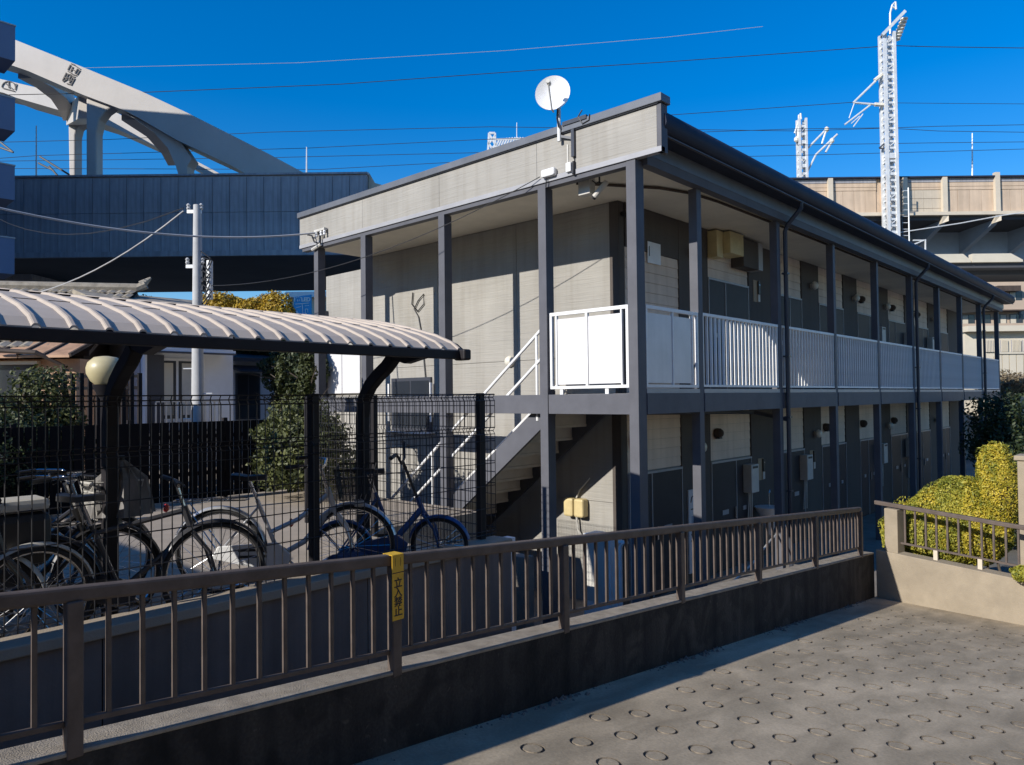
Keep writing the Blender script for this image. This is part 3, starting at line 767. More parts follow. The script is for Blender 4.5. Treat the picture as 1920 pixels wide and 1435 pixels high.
heater(15.45, 4.42, 'pale grey water heater farther back in the upper corridor')
heater(17.9, 4.42, 'pale grey water heater farthest back in the upper corridor')
t = thing('meter_box', 'yellow cream electric meter box hung under the upper corridor ceiling', 'meter box', (WX + .1, 4.55, 5.05))
MB().box(WX + .022, WX + .32, 4.22, 4.72, 5.1, 5.47).build('case', M['cream'], t, bev=.01)
MB().box(WX + .022, WX + .2, 3.98, 4.2, 5.02, 5.47).build('side_case', M['cream'], t, bev=.01)
MB().box(WX + .06, WX + .09, 4.20, 4.219, 5.2, 5.36).build('latch', M['chrome'], t)
t = thing('meter_box', 'dark brown cabinet with pale end hung under the corridor ceiling', 'meter box', (WX + .1, 5.2, 4.95))
MB().box(WX + .022, WX + .26, 4.84, 5.42, 4.96, 5.45).build('case', M['accent'], t, bev=.006)
MB().box(WX + .022, WX + .27, 5.422, 5.60, 4.96, 5.45).build('side_case', M['flash'], t, bev=.006)
t = thing('notice_board', 'small white notice board on the beige upper corridor wall', 'sign', (WX + .02, 2.3, 4.7))
MB().box(WX + .031, WX + .045, 2.1, 2.46, 4.70, 5.02).build('board', M['white'], t, bev=.002)
MB().box(WX + .046, WX + .048, 2.13, 2.15, 4.80, 4.95).build('clip', M['black'], t)
t = thing('notice_board', 'tall white sheet with blue picture standing by the first lower door', 'sign', (WX + .06, 3.4, .4))
bd = MB().box(WX + .037, WX + .06, 3.16, 3.62, -.1, 1.22).build('board', M['frost'], t, bev=.003)
MB().box(WX + .0605, WX + .0615, 3.24, 3.5, .62, .80).build('picture', M['lightblue'], t)
for z in (.9, .5, .4): MB().box(WX + .0605, WX + .0615, 3.22, 3.56, z, z + .018).build('print_line', M['ink'], t)
MB().tube([(WX + .063, 3.22, 1.02), (WX + .063, 3.25, 1.1), (WX + .063, 3.35, 1.13), (WX + .063, 3.5, 1.1), (WX + .063, 3.56, 1.12)], .008, 5).build('print_arc', M['ink'], t)
t = thing('umbrella', 'clear plastic umbrella hanging by the second lower corridor door', 'umbrella', (WX + .2, 5.6, .1))
vs = []; mb = MB(); n = 12
mb.lathe([(.012, .0), (.05, .05), (.14, .30), (.26, .52)], (WX + .3, 5.6, .18), 12).build('canopy', M['frost'], t, smooth=True)
MB().tube([(WX + .3, 5.6, .0), (WX + .3, 5.6, .95), (WX + .3, 5.64, 1.0), (WX + .3, 5.69, .95)], .009, 6).build('shaft', M['chrome'], t)
# twin cream meter boxes under the stair
t = thing('meter_box', 'pair of cream meter boxes on the gable wall below the stairs', 'meter box', (-2, WY - .1, .9))
pA, pB = ony(1057, 933, WY - .15), ony(1094, 972, WY - .15)
xm = (pA.x + pB.x) / 2
MB().box(pA.x, xm - .01, WY - .17, WY - .018, pB.z, pA.z).build('case', M['cream'], t, bev=.03)
MB().box(xm + .01, pB.x, WY - .17, WY - .018, pB.z, pA.z).build('case', M['cream'], t, bev=.03)
MB().tube([(xm, WY - .08, pB.z), (xm + .02, WY - .07, pB.z - .2), (xm + .12, WY - .05, pB.z - .35), (xm + .3, WY - .04, pB.z - .4)], .016, 6).build('cable', M['offwhite'], t)
MB().tube([(xm, WY - .08, pA.z), (xm + .05, WY - .06, pA.z + .12), (xm + .22, WY - .04, pA.z + .3)], .012, 6).build('cable', M['offwhite'], t)
# satellite dish
dc = ony(1036, 174, -.25)
t = thing('satellite_dish', 'round white satellite dish on a mast above the roof edge', 'satellite dish', (dc.x, -.2, 5.8))
dm = MB()
R_ = .222; ndir = Vector((.46, -.87, .08)).normalized()
prof = []
e1 = ndir.cross(Vector((0, 0, 1))).normalized(); e2 = e1.cross(ndir)
vs, fs = [], []
for side, th in ((0, 0), (1, .012)):
    for i in range(7):
        rr = R_ * i / 6
        for j in range(32):
            t_ = 2 * PI * j / 32
            dep = .07 * (1 - (i / 6) ** 2) + th
            vs.append(dc + e1 * rr * math.cos(t_) + e2 * rr * math.sin(t_) - ndir * dep)
for side in (0, 1):
    o_ = side * 7 * 32
    for i in range(6):
        for j in range(32): fs.append((o_ + i * 32 + j, o_ + i * 32 + (j + 1) % 32, o_ + (i + 1) * 32 + (j + 1) % 32, o_ + (i + 1) * 32 + j))
for j in range(32): fs.append((6 * 32 + j, 6 * 32 + (j + 1) % 32, 13 * 32 + (j + 1) % 32, 13 * 32 + j))
dm.add(vs, fs); dm.build('reflector', M['white'], t, smooth=True)
arm0 = dc - e2 * R_ - ndir * .02; arm1 = dc - e2 * .02 + ndir * .24
MB().tube([arm0 - ndir * .04, arm0 + ndir * .06 - e2 * .01, arm1], .011, 6).build('feed_arm', M['galv'], t)
MB().tube([arm1 + e2 * .03 - ndir * .05, arm1 + e2 * .035 + ndir * .03], .026, 10).build('feed_horn', M['offwhite'], t)
mb_ = ony(1036, 262, -.13)
MB().tube([(dc.x, -.13, dc.z - .05), (dc.x, -.13, mb_.z - .05)], .024, 8).build('mast', M['galv'], t)
MB().tube([(dc.x, -.15, dc.z - .12), (dc.x, -.17, dc.z - .3), (dc.x + .02, -.16, dc.z - .42)], .009, 5).build('cable', M['cable'], t)
MB().bar((dc.x, -.12, mb_.z + .02), (dc.x + .19, -.09, mb_.z - .05), .02, .03).build('bracket', M['steel_dark'], t)
MB().box(dc.x + .17, dc.x + .215, -.11, -.071, mb_.z - .28, mb_.z + .16).build('bracket_plate', M['steel_dark'], t)
MB().box(dc.x + .05, dc.x + .42, -.13, -.09, mb_.z + .13, mb_.z + .18).build('cap_clamp', M['steel_dark'], t)
MB().tube([(dc.x + .36, -.125, mb_.z + .25), (dc.x + .30, -.13, mb_.z + .18), (dc.x + .36, -.12, mb_.z + .08), (dc.x + .46, -.12, mb_.z + .1), (dc.x + .47, -.12, mb_.z + .17)], .009, 5).build('cable', M['cable'], t)
MB().tube([(dc.x + .2, -.08, mb_.z - .28), (dc.x + .2, -.08, 5.62)], .006, 5).build('cable', M['cable'], t)
MB().box(dc.x + .08, dc.x + .10, -.08, -.071, 5.58, mb_.z - .1).build('conduit', M['offwhite'], t)
# junction boxes below dish
p1 = ony(1030, 326, -.1)
t = thing('junction_box', 'rounded white cable box on the fascia below the dish', 'cable box', (p1.x, -.1, p1.z - .05))
MB().box(p1.x - .11, p1.x + .11, -.15, -.071, p1.z - .045, p1.z + .06).build('case', M['white'], t, bev=.025)
MB().tube([(p1.x - .04, -.11, p1.z - .05), (p1.x - .06, -.1, p1.z - .16)], .008, 5).build('cable', M['cable'], t)
p2 = ony(1056, 317, -.1)
t = thing('junction_box', 'small square white cable box beside the rounded one on the fascia', 'cable box', (p2.x + .05, -.1, p2.z - .05))
MB().box(p2.x + .05, p2.x + .13, -.12, -.071, p2.z - .06, p2.z + .06).build('case', M['white'], t, bev=.01)
MB().tube([(p2.x + .16, -.09, p2.z + .06), (p2.x + .16, -.1, p2.z - .1)], .02, 6).build('connector', M['black'], t)
# camera on soffit
p3 = onz(1100, 352, 5.38)
t = thing('security_camera', 'grey security camera and box on the ceiling near the corner post', 'camera', (p3.x, p3.y, 5.3))
MB().box(p3.x - .09, p3.x + .09, p3.y - .06, p3.y + .06, 5.28, 5.498).build('box', M['offwhite'], t, bev=.006)
MB().tube([(p3.x + .2, p3.y, 5.498), (p3.x + .2, p3.y, 5.40), (p3.x + .26, p3.y, 5.38)], .012, 6).build('mount', M['black'], t)
MB().tube([(p3.x + .12, p3.y + .0, 5.24), (p3.x + .30, p3.y + .02, 5.40)], .035, 10).build('camera_body', M['offwhite'], t)
MB().tube([(p3.x + .115, p3.y, 5.235), (p3.x + .10, p3.y, 5.222)], .03, 10).build('lens', M['black'], t)
MB().tube([(p3.x + .09, p3.y, 5.45), (p3.x + .15, p3.y, 5.40), (p3.x + .2, p3.y, 5.42)], .007, 5).build('cable', M['cable'], t)
# camera at corridor corner
t = thing('security_camera', 'small black camera high on the corridor corner wall', 'camera', (WX + .1, 1.5, 5.1))
MB().tube([(WX + .02, 1.47, 5.32), (WX + .12, 1.46, 5.28), (WX + .2, 1.38, 5.22)], .035, 8).build('camera_body', M['black'], t)
MB().tube([(WX + .2, 1.38, 5.22), (WX + .215, 1.365, 5.21)], .026, 8).build('lens', M['chrome'], t)
# service head at left end of fascia
p4 = ony(605, 440, -.1)
t = thing('cable_bracket', 'cable bracket with white insulators at the left end of the fascia', 'bracket', (p4.x, -.1, p4.z - .15))
MB().box(p4.x - .2, p4.x + .12, -.15, -.085, p4.z + .06, p4.z + .1).build('arm', M['offwhite'], t)
for dx in (-.15, .0, .1): MB().lathe([(.015, -.05), (.03, -.04), (.018, -.01), (.03, .01), (.012, .05)], (p4.x + dx, -.13, p4.z + .02), 8).build('insulator', M['white'], t)
MB().tube([(p4.x - .4, -.15, p4.z + .05), (p4.x - .28, -.14, p4.z + .02), (p4.x - .22, -.13, p4.z - .1), (p4.x - .05, -.11, p4.z - .16)], .014, 6).build('cable', M['cable'], t)
MB().tube([(p4.x - .05, -.11, p4.z + .05), (p4.x - .04, -.12, p4.z - .1), (p4.x - .1, -.1, p4.z - .2)], .014, 6).build('cable', M['cable'], t)
MB().tube([(p4.x - .33, -.1, p4.z - .22), (p4.x - .05, -.1, p4.z - .16)], .03, 7).build('cable_loom', M['offwhite'], t)
# loose cables on gable wall
t = thing('wall_cable', 'black looped cable hanging down the gable wall beside the window', 'cable', (-5.8, WY - .05, 3.2))
MB().tube([(-5.75, WY - .04, 4.66), (-5.78, WY - .04, 4.45), (-5.62, WY - .04, 4.3), (-5.45, WY - .04, 4.42), (-5.45, WY - .04, 4.6), (-5.6, WY - .04, 4.5), (-5.72, WY - .04, 4.35), (-5.6, WY - .04, 4.2), (-5.52, WY - .04, 3.9), (-5.42, WY - .04, 3.1)], .011, 5).build('loop', M['cable'], t)
t = thing('wall_lamp', 'white dome lamp on the gable wall beside the stair handrail', 'lamp', (-2.9, WY - .06, 3.2))
pl = ony(955, 678, WY - .05)
MB().lathe([(.09, -.0), (.09, -.04), (.065, -.08), (.02, -.1)], (pl.x, WY - .017, pl.z), 14, 'y').build('dome', M['lamp'], t, smooth=True)
# roof ridge vent nub
t = thing('roof_vent', 'small dark vent cap on the corridor side of the roof', 'vent', (-.1, 3.2, 6.0))
pv = onx(1340, 258, -.2)
MB().box(-.35, .0, pv.y - .15, pv.y + .25, 5.98, 6.20).build('vent_cap', M['steel_dark'], t, bev=.02)
MB().box(-.3, -.05, pv.y - .1, pv.y + .2, 5.975, 6.02).build('vent_base', M['cap'], t)

# things on the yard behind the handrail
t = thing('utility_cabinet', 'white utility cabinet with pipes at the foot of the gable wall', 'cabinet', (-.75, .6, GZ))
MB().box(-1.15, -.72, .35, .62, GZ, .95).build('case', M['white'], t, bev=.01)
MB().box(-1.12, -.75, .342, .349, .1, .9).build('cabinet_door', M['offwhite'], t)
for x in (-.66, -.60): MB().tube([(x, .4, GZ), (x, .4, .82), (x + .03, .4, .88), (x + .1, .42, .9)], .022, 8).build('pipe', M['white'], t)
MB().tube([(-.45, .5, GZ), (-.45, .5, 1.0)], .05, 10).build('pipe', M['offwhite'], t)
t = thing('low_wall', 'short pale concrete wall beside the stairs behind the handrail', 'wall', (-1.6, -1.2, GZ))
MB().box(-2.4, -.9, -1.05, -.9, GZ, .9).build('wall_body', M['yard'], t, bev=.01)
MB().box(-1.9, -1.2, -1.056, -1.049, -.1, .55).build('hatch', M['steel_dark'], t)
tag(MB().tube([(.4, 1.2, .32), (.2, 2.4, .40), (-.0, 3.4, .52), (-.2, 4.6, .62)], .015, 5).build('hose', M['offwhite']), 'pale hose stretched low between posts at the far end of the handrail', 'hose')

# ================================================================== BICYCLE SHED
sh = thing('bicycle_shed', 'bicycle shelter with curved brown ribbed roof on black curved posts', 'shelter', (-0.496, -5.535, PZ))
PROF = [(0.392, 3.097), (0.312, 3.151), (0.112, 3.225), (-0.232, 3.313), (-0.632, 3.393), (-1.056, 3.453), (-1.384, 3.476), (-1.664, 3.469)]
PIT, YE, NP = 0.1724, -3.227, 25
def roof_panel(y0, y1):
    """one lapped sheet: a flat pan and a raised rib at its edge"""
    w_ = y1 - y0
    sec = [(0, 0), (w_ * .74, 0), (w_ * .79, .012), (w_ * .83, .016), (w_ * .92, .016), (w_ * .97, .011), (w_ * 1.0, .0)]
    vs, fs = [], []
    for (x, z) in PROF:
        for (dy, dz) in sec: vs.append((x, y0 + dy, z + dz))
    n = len(sec)
    for (x, z) in PROF:
        for (dy, dz) in sec: vs.append((x, y0 + dy, z + dz - .012))
    N0 = len(PROF) * n
    for i in range(len(PROF) - 1):
        for j in range(n - 1):
            a = i * n + j; fs.append((a, a + 1, a + n + 1, a + n)); fs.append((N0 + a, N0 + a + n, N0 + a + n + 1, N0 + a + 1))
    for j in range(n - 1): fs.append((j, N0 + j, N0 + j + 1, j + 1))
    return MB().add(vs, fs)
rp0 = None
for k in range(NP):
    ya = YE - PIT * (k + 1)
    if rp0 is None: rp0 = roof_panel(ya, ya + PIT).build('roof_panel', M['shedroof'], sh)
    else: inst(rp0, sh, (0, -PIT * k, 0))
YS = YE - PIT * NP
MB().box(0.348, 0.404, YS, YE + .01, 3.021, 3.089).build('eave_beam', M['shedsteel'], sh, bev=.006)
MB().box(-1.704, -1.64, YS, YE + .01, 3.373, 3.453).build('back_beam', M['shedsteel'], sh)
for y in (YE + .02, YS):     # end verge
    m_ = MB()
    for i in range(len(PROF) - 1):
        (xa, za), (xb, zb) = PROF[i], PROF[i + 1]
        m_.add([(xa, y - .012, za - .06), (xb, y - .012, zb - .06), (xb, y - .012, zb + .0), (xa, y - .012, za + .0), (xa, y + .012, za - .06), (xb, y + .012, zb - .06), (xb, y + .012, zb + .0), (xa, y + .012, za + .0)],
               [(0, 1, 2, 3), (7, 6, 5, 4), (0, 4, 5, 1), (3, 2, 6, 7), (0, 3, 7, 4), (1, 5, 6, 2)])
    m_.build('verge', M['shedsteel'], sh)
MB().box(0.328, 0.456, YE - .03, YE + .05, 3.013, 3.101).build('end_cap', M['shedsteel'], sh, bev=.015)
path = [(-0.496, PZ)] + [(-0.496, 2.557), (-0.464, 2.717), (-0.376, 2.829), (-0.264, 2.909), (-0.152, 2.973), (-0.056, 3.053)]
arm = [(0.344, 3.029), (0.112, 2.989), (-0.104, 3.045), (-0.824, 3.277), (-1.624, 3.421), (-1.624, 3.453), (-1.056, 3.441), (-0.632, 3.381), (-0.232, 3.301), (0.112, 3.213), (0.312, 3.137), (0.344, 3.101)]
for y in (-3.551, -5.535, -7.519):
    vs, fs = [], []
    for i, (x, z) in enumerate(path):
        d = (Vector(path[min(i + 1, len(path) - 1)]) - Vector(path[max(i - 1, 0)])).normalized(); nx, nz = -d.y, d.x
        for a_, b_ in ((-1, -1), (1, -1), (1, 1), (-1, 1)): vs.append((x + nx * .05 * a_, y + .04 * b_, z + nz * .05 * a_))
    for i in range(len(path) - 1):
        for j in range(4): fs.append((i * 4 + j, i * 4 + (j + 1) % 4, i * 4 + 4 + (j + 1) % 4, i * 4 + 4 + j))
    fs += [(0, 1, 2, 3), (len(vs) - 1, len(vs) - 2, len(vs) - 3, len(vs) - 4)]
    MB().add(vs, fs).build('post', M['shedsteel'], sh, bev=.01)
    MB().prism([(x, y - .035, z) for x, z in arm], (0, .07, 0)).build('roof_arm', M['shedsteel'], sh)
for x, z in [(-0.232, 3.277), (-0.824, 3.397)]: MB().box(x - .04, x + .04, YS, YE, z - .05, z + .03).build('purlin', M['shedsteel'], sh)

# ================================================================== MESH FENCES
def mesh_fence(label, p, q, z0, z1, posts, pitch=.062, hz=None, loc=None):
    p, q = Vector(p), Vector(q); d = (q - p); L_ = d.length; d.normalize(); nrm = Vector((-d.y, d.x, 0))
    t = thing('mesh_fence', label, 'fence', loc or (p + q) / 2)
    n = int(L_ / pitch); src = None
    V_ = [(z0, 0), (z1 - .36, 0), (z1 - .33, .022), (z1 - .30, 0), (z1 - .06, 0), (z1 - .03, .022), (z1, 0)]
    for k in range(n + 1):
        a = p + d * (L_ * k / n)
        if src is None: src = MB().tube([(a.x + nrm.x * o_, a.y + nrm.y * o_, z) for z, o_ in V_], .0038, 4).build('wire', M['wire'], t); base = a
        else: inst(src, t, (a - base))
    for z in hz or (z0 + .02, z0 + .05, z0 + .25, z0 + .45, z0 + .65, z0 + .85, z1 - .36, z1 - .33, z1 - .30, z1 - .06, z1 - .03, z1):
        off = nrm * (.022 if abs(z - (z1 - .33)) < 1e-6 or abs(z - (z1 - .03)) < 1e-6 else .0045)
        MB().tube([Vector((p.x, p.y, z)) + off, Vector((q.x, q.y, z)) + off], .0039, 4).build('wire', M['wire'], t)
    for s_ in posts:
        a = p + d * s_ + nrm * .045
        pb = MB().box(a.x - .03, a.x + .03, a.y - .03, a.y + .03, z0 - .06, z1 + .01).build('post', M['shedsteel'], t, bev=.005)
    return t
FZ1 = 2.745
mesh_fence('long dark wire mesh fence along the front of the bicycle parking', (.05, -8.6, 0), (.05, -2.50, 0), KZ + .02, FZ1, [4.26, 5.96], loc=(.05, -5, PZ))
mesh_fence('dark wire mesh fence across the far end of the bicycle parking', (.02, -2.47, 0), (-3.1, -2.47, 0), PZ + .1, FZ1 - .002, [1.75, 3.05], pitch=.05, hz=[PZ + .12 + .1 * i for i in range(15)], loc=(-1.5, -2.47, PZ))

# ================================================================== BICYCLES
def wheel(t, c, R, name='wheel', spokes=24, rim='chrome'):
    wl = MB().torus(c, R - .03, .011, 32, 6).build(name, M[rim], t, smooth=True)
    MB().torus(c, R - .016, .0185, 36, 8).build('tyre', M['rubber'], wl, smooth=True)
    MB().lathe([(.012, -.05), (.022, -.045), (.022, -.03), (.016, -.02), (.016, .02), (.022, .03), (.022, .045), (.012, .05)], c, 10, 'y').build('hub', M['chrome'], wl, smooth=True)
    m_ = MB()
    for k in range(spokes):
        a = 2 * PI * k / spokes; b_ = a + (.35 if k % 2 else -.35); sd_ = .032 * (1 if k % 4 < 2 else -1)
        m_.tube([(c[0] + .02 * math.cos(b_), c[1] + sd_, c[2] + .02 * math.sin(b_)), (c[0] + (R - .038) * math.cos(a), c[1], c[2] + (R - .038) * math.sin(a))], .0014, 3, False)
    m_.build('spokes', M['chrome'], wl, kind='stuff')
    return wl
def fender(t, c, R, a0, a1, m):
    n = 18; vs, fs = [], []
    for i in range(n + 1):
        a = a0 + (a1 - a0) * i / n
        for r, y in ((R + .008, -.032), (R + .022, -.018), (R + .026, 0), (R + .022, .018), (R + .008, .032), (R + .005, .031), (R + .018, .017), (R + .022, 0), (R + .018, -.017), (R + .005, -.031)):
            vs.append((c[0] + r * math.cos(a), c[1] + y, c[2] + r * math.sin(a)))
    k = 10
    for i in range(n):
        for j in range(k): fs.append((i * k + j, i * k + (j + 1) % k, (i + 1) * k + (j + 1) % k, (i + 1) * k + j))
    MB().add(vs, fs).build('mudguard', m, t, smooth=True)
def basket(t, c, w0, w1, dp0, h, m, solid=False):
    x, y, z = c
    def ring(f): return [(x - dp0 * (0.75 + .25 * f) / 2, y - (w0 + (w1 - w0) * f) / 2, z + h * f), (x + dp0 * (0.75 + .25 * f) / 2, y - (w0 + (w1 - w0) * f) / 2, z + h * f), (x + dp0 * (0.75 + .25 * f) / 2, y + (w0 + (w1 - w0) * f) / 2, z + h * f), (x - dp0 * (0.75 + .25 * f) / 2, y + (w0 + (w1 - w0) * f) / 2, z + h * f)]
    b_ = MB().tube(ring(1), .007, 5, True, True).build('basket', m, t)
    m2 = MB()
    for f in (0, .25, .5, .75): m2.tube(ring(f), .0035, 4, True, True)
    r0, r1 = ring(0), ring(1)
    for e in range(4):
        for k in range(9):
            s_ = k / 9; m2.tube([lerp(r0[e], r0[(e + 1) % 4], s_), lerp(r1[e], r1[(e + 1) % 4], s_)], .003, 4, False)
    for k in range(7): m2.tube([lerp(r0[0], r0[1], k / 6), lerp(r0[3], r0[2], k / 6)], .003, 4, False)
    m2.build('basket_wires', m, b_, kind='stuff')
    if solid:
        vs = ring(.02) + ring(.95); MB().add([Vector(v) * 1 for v in vs], [(0, 1, 5, 4), (1, 2, 6, 5), (2, 3, 7, 6), (3, 0, 4, 7), (0, 3, 2, 1)]).build('basket_liner', M['black'], b_)
def bicycle(label, loc, rz, lean=.06, style='city', paint='bikegrey', R=.33, wb=1.06, bars='city', rack=True, bsk=True, guard=True, rearbsk=False, steer=0.0, chaincase=None, saddle='black', fmat=None, group=None):
    t = thing('bicycle', label, 'bicycle', loc, rz, group, local=True)
    t.rotation_euler = (lean, 0, rz)
    P_ = M[paint]
    rc, fc = (0, 0, R), (wb, 0, R)
    wheel(t, rc, R)
    bb = Vector((.44, 0, R - .05 if R > .3 else R + .03)); ss = Vector((.28, 0, .72)); hb, ht = Vector((wb - .135, 0, .62 if R > .3 else .52)), Vector((wb - .19, 0, .80 if R > .3 else .66))
    fr = MB()
    if style == 'city':
        fr.tube([bb, lerp(bb, hb, .45) + Vector((0, 0, -.05)), lerp(hb, ht, .15)], .021, 8)
        fr.tube([lerp(bb, ss, .42), lerp(lerp(bb, ss, .42), ht, .5) + Vector((0, 0, -.07)), lerp(hb, ht, .75)], .018, 8)
    elif style == 'diamond':
        fr.tube([bb, lerp(hb, ht, .1)], .019, 8); fr.tube([lerp(bb, ss, .88), lerp(hb, ht, .85)], .017, 8)
    else:
        fr.tube([Vector((.16, 0, R + .02)), bb + Vector((.02, 0, .06)), lerp(hb, ht, .3)], .028, 8)
    fr.tube([bb, ss], .017, 8); fr.tube([hb, ht], .023, 8)
    for s_ in (-1, 1):
        fr.tube([bb + Vector((-.03, .03 * s_, 0)), Vector((0, .06 * s_, R))], .010, 6)
        fr.tube([lerp(bb, ss, .9) + Vector((0, .02 * s_, 0)), Vector((0, .06 * s_, R))], .008, 6)
    fr.build('frame', P_, t, smooth=True)
    stem = ht + (ht - hb).normalized() * .18 if style != 'fold' else ht + (ht - hb).normalized() * .33
    seat = ss + (ss - bb).normalized() * .16
    MB().tube([ss, seat], .0125, 8).build('seat_post', M['chrome'], t)
    vs = MB(); pr = [(-.13, .075), (-.09, .095), (-.02, .07), (.06, .03), (.13, .022)]
    v_, f_ = [], []
    for dx, hw in pr:
        for yy_, zz in ((-hw, -.012), (-hw * .7, .02), (0, .028), (hw * .7, .02), (hw, -.012), (0, -.02)): v_.append((seat.x + dx, yy_, seat.z + .02 + zz + (.015 if dx < -.08 else 0)))
    for i in range(4):
        for j in range(6): f_.append((i * 6 + j, i * 6 + (j + 1) % 6, i * 6 + 6 + (j + 1) % 6, i * 6 + 6 + j))
    f_ += [tuple(range(6)), tuple(range(24, 30))]
    MB().add(v_, f_).build('saddle', M[saddle], t, smooth=True)
    # crank
    ck = MB().lathe([(.085, -.05), (.09, -.048), (.09, -.044), (.085, -.042)], bb, 20, 'y').build('chainring', M['chrome'], t)
    for s_ in (-1, 1):
        e = bb + Vector((.12 * s_, .075 * s_, -.12 * s_)); cr = MB().tube([bb + Vector((0, .06 * s_, 0)), e], .011, 6).build('crank', M['chrome'], t)
        MB().box(e.x - .045, e.x + .045, e.y + (.0 if s_ > 0 else -.09), e.y + (.09 if s_ > 0 else 0), e.z - .012, e.z + .012).build('pedal', M['black'], cr)
    cc = chaincase or paint
    MB().prism([(-.05, -.058, R - .035), (.0, -.058, R + .055), (bb.x, -.058, bb.z + (.12 if chaincase else .10)), (bb.x + .1, -.058, bb.z + .02), (bb.x + .07, -.058, bb.z - .09), (bb.x - .02, -.058, bb.z - .11 if chaincase else bb.z - .06)], (0, -.022, 0)).build('chain_case', M[cc], t, bev=.006)
    if chaincase:
        for dz in (0.0, -.05): MB().box(.15, .36, -.0825, -.0805, R + .01 + dz, R + .03 + dz).build('case_slot', M['black'], t)
    if guard: fender(t, rc, R, -.35, PI * .95, fmat or P_)
    if rack:
        rk = MB().tube([(-.33, .05, R * 2 + .07), (.2, .05, R * 2 + .07), (.22, 0, R * 2 + .07), (.2, -.05, R * 2 + .07), (-.33, -.05, R * 2 + .07)], .006, 6, True, True).build('carrier', M['chrome'], t)
        for x in (-.22, -.08, .06): MB().tube([(x, .05, R * 2 + .07), (x, -.05, R * 2 + .07)], .004, 5).build('carrier_bar', M['chrome'], rk)
        for s_ in (-1, 1): MB().tube([(-.25, .05 * s_, R * 2 + .07), (0, .065 * s_, R + .01)], .005, 5).build('carrier_stay', M['chrome'], rk)
        MB().lathe([(.03, -.40), (.035, -.385), (.02, -.37)], (0, 0, R * 2 + .02), 10, 'x').build('rear_reflector', M['red'], rk)
    if rearbsk: basket(t, (-.08, 0, R * 2 + .09), .30, .36, .42, .2, M['black'])
    # kick stand
    MB().tube([(0, .07, R), (-.08, .17, .02)], .009, 6).build('stand', M['chrome'], t)
    # steering assembly : built straight, then turned about the head tube
    S0 = len(t.children)
    before = set(o.name for o in bpy.data.objects)
    wheel(t, fc, R)
    fk = MB()
    for s_ in (-1, 1): fk.tube([hb + Vector((0, .04 * s_, -.0)), Vector((wb - .045, .052 * s_, R + .16)), Vector((wb, .052 * s_, R))], [.014, .012, .009], 7)
    fk.tube([hb + Vector((0, -.045, .0)), hb + Vector((0, .045, .0))], .016, 7)
    fk.build('fork', P_, t, smooth=True)
    if guard: fender(t, fc, R, .25, PI * .92, fmat or P_)
    h = stem
    hbm = MB().tube([ht, h], .013, 8)
    if bars == 'city': pts = [(h.x - .22, -.27, h.z + .03), (h.x - .10, -.26, h.z + .04), (h.x + .03, -.18, h.z + .03), (h.x + .03, -.05, h.z), (h.x + .03, .05, h.z), (h.x + .03, .18, h.z + .03), (h.x - .10, .26, h.z + .04), (h.x - .22, .27, h.z + .03)]
    elif bars == 'riser': pts = [(h.x - .05, -.30, h.z + .10), (h.x - .02, -.2, h.z + .11), (h.x, -.09, h.z + .01), (h.x, 0, h.z), (h.x, .09, h.z + .01), (h.x - .02, .2, h.z + .11), (h.x - .05, .30, h.z + .10)]
    else: pts = [(h.x - .03, -.28, h.z), (h.x, 0, h.z), (h.x - .03, .28, h.z)]
    hbm.tube(pts, .0115, 8); hbo = hbm.build('handlebar', M['chrome'] if bars != 'riser' else M['black'], t, smooth=True)
    for e, g in ((pts[0], pts[1]), (pts[-1], pts[-2])):
        MB().tube([e, lerp(e, g, .85)], .0165, 8).build('grip', M['black'], hbo, smooth=True)
        sgn = 1 if e[1] > 0 else -1
        MB().tube([lerp(e, g, 1.0) + Vector((.03, -.02 * sgn, -.01)), lerp(e, g, .5) + Vector((.05, 0, -.03))], .006, 5).build('brake_lever', M['black'], hbo)
    if bsk:
        basket(t, (wb + .03, 0, R * 2 + .06), .26, .36, .30, .24, M['black'] if bsk is True else M[bsk])
        MB().lathe([(.03, 0), (.035, .05), (.03, .07)], (wb + .02, 0, R * 2 + .01), 10, 'x').build('headlight', M['offwhite'], t, smooth=True)
    if steer:
        ax = (ht - hb).normalized(); T = Matrix.Translation(hb) @ Matrix.Rotation(steer, 4, ax) @ Matrix.Translation(-hb)
        for o in list(t.children):
            if o.name not in before:
                o.data.transform(T)
                for g in o.children: g.data.transform(T)
    return t
def heading(a, b): return math.atan2(b[1] - a[1], b[0] - a[0])
# near bicycle C : rear wheel left, front wheel right, along the fence
bicycle('dark grey city bicycle nearest the fence, dark frame, pointing right', (-.52, -5.93, PZ), heading((-.52, -5.93), (-.20, -5.01)), .05, 'diamond', 'bikegrey', .335, 1.0, 'flat', True, False, True, fmat=M['bikegrey'], steer=.12)
bicycle('silver city bicycle with white chain case and black front basket', (-.86, -4.62, PZ), heading((-.86, -4.62), (-.24, -3.86)), .05, 'city', 'silver', .33, 1.0, 'city', True, True, True, chaincase='white', fmat=M['silver'])
bicycle('small blue folding bicycle with high black handlebar by the mesh fence end', (-.46, -3.80, PZ), heading((-.46, -3.80), (-.07, -3.10)), .04, 'fold', 'blue', .245, .82, 'riser', True, False, True, fmat=M['blue'], steer=-.35)
bicycle('black city bicycle with grey front basket at the left end of the row', (-.72, -6.55, PZ), heading((-.72, -6.55), (-.62, -5.5)), -.05, 'city', 'black', .33, 1.05, 'city', True, 'offwhite', True, fmat=M['black'], saddle='offwhite', rearbsk=False)
bicycle('black city bicycle with wide rear basket, behind the dark grey one', (-1.42, -6.35, PZ), heading((-1.42, -6.35), (-1.2, -5.3)), .06, 'city', 'bikegrey', .33, 1.05, 'city', True, True, True, rearbsk=True, steer=.3)
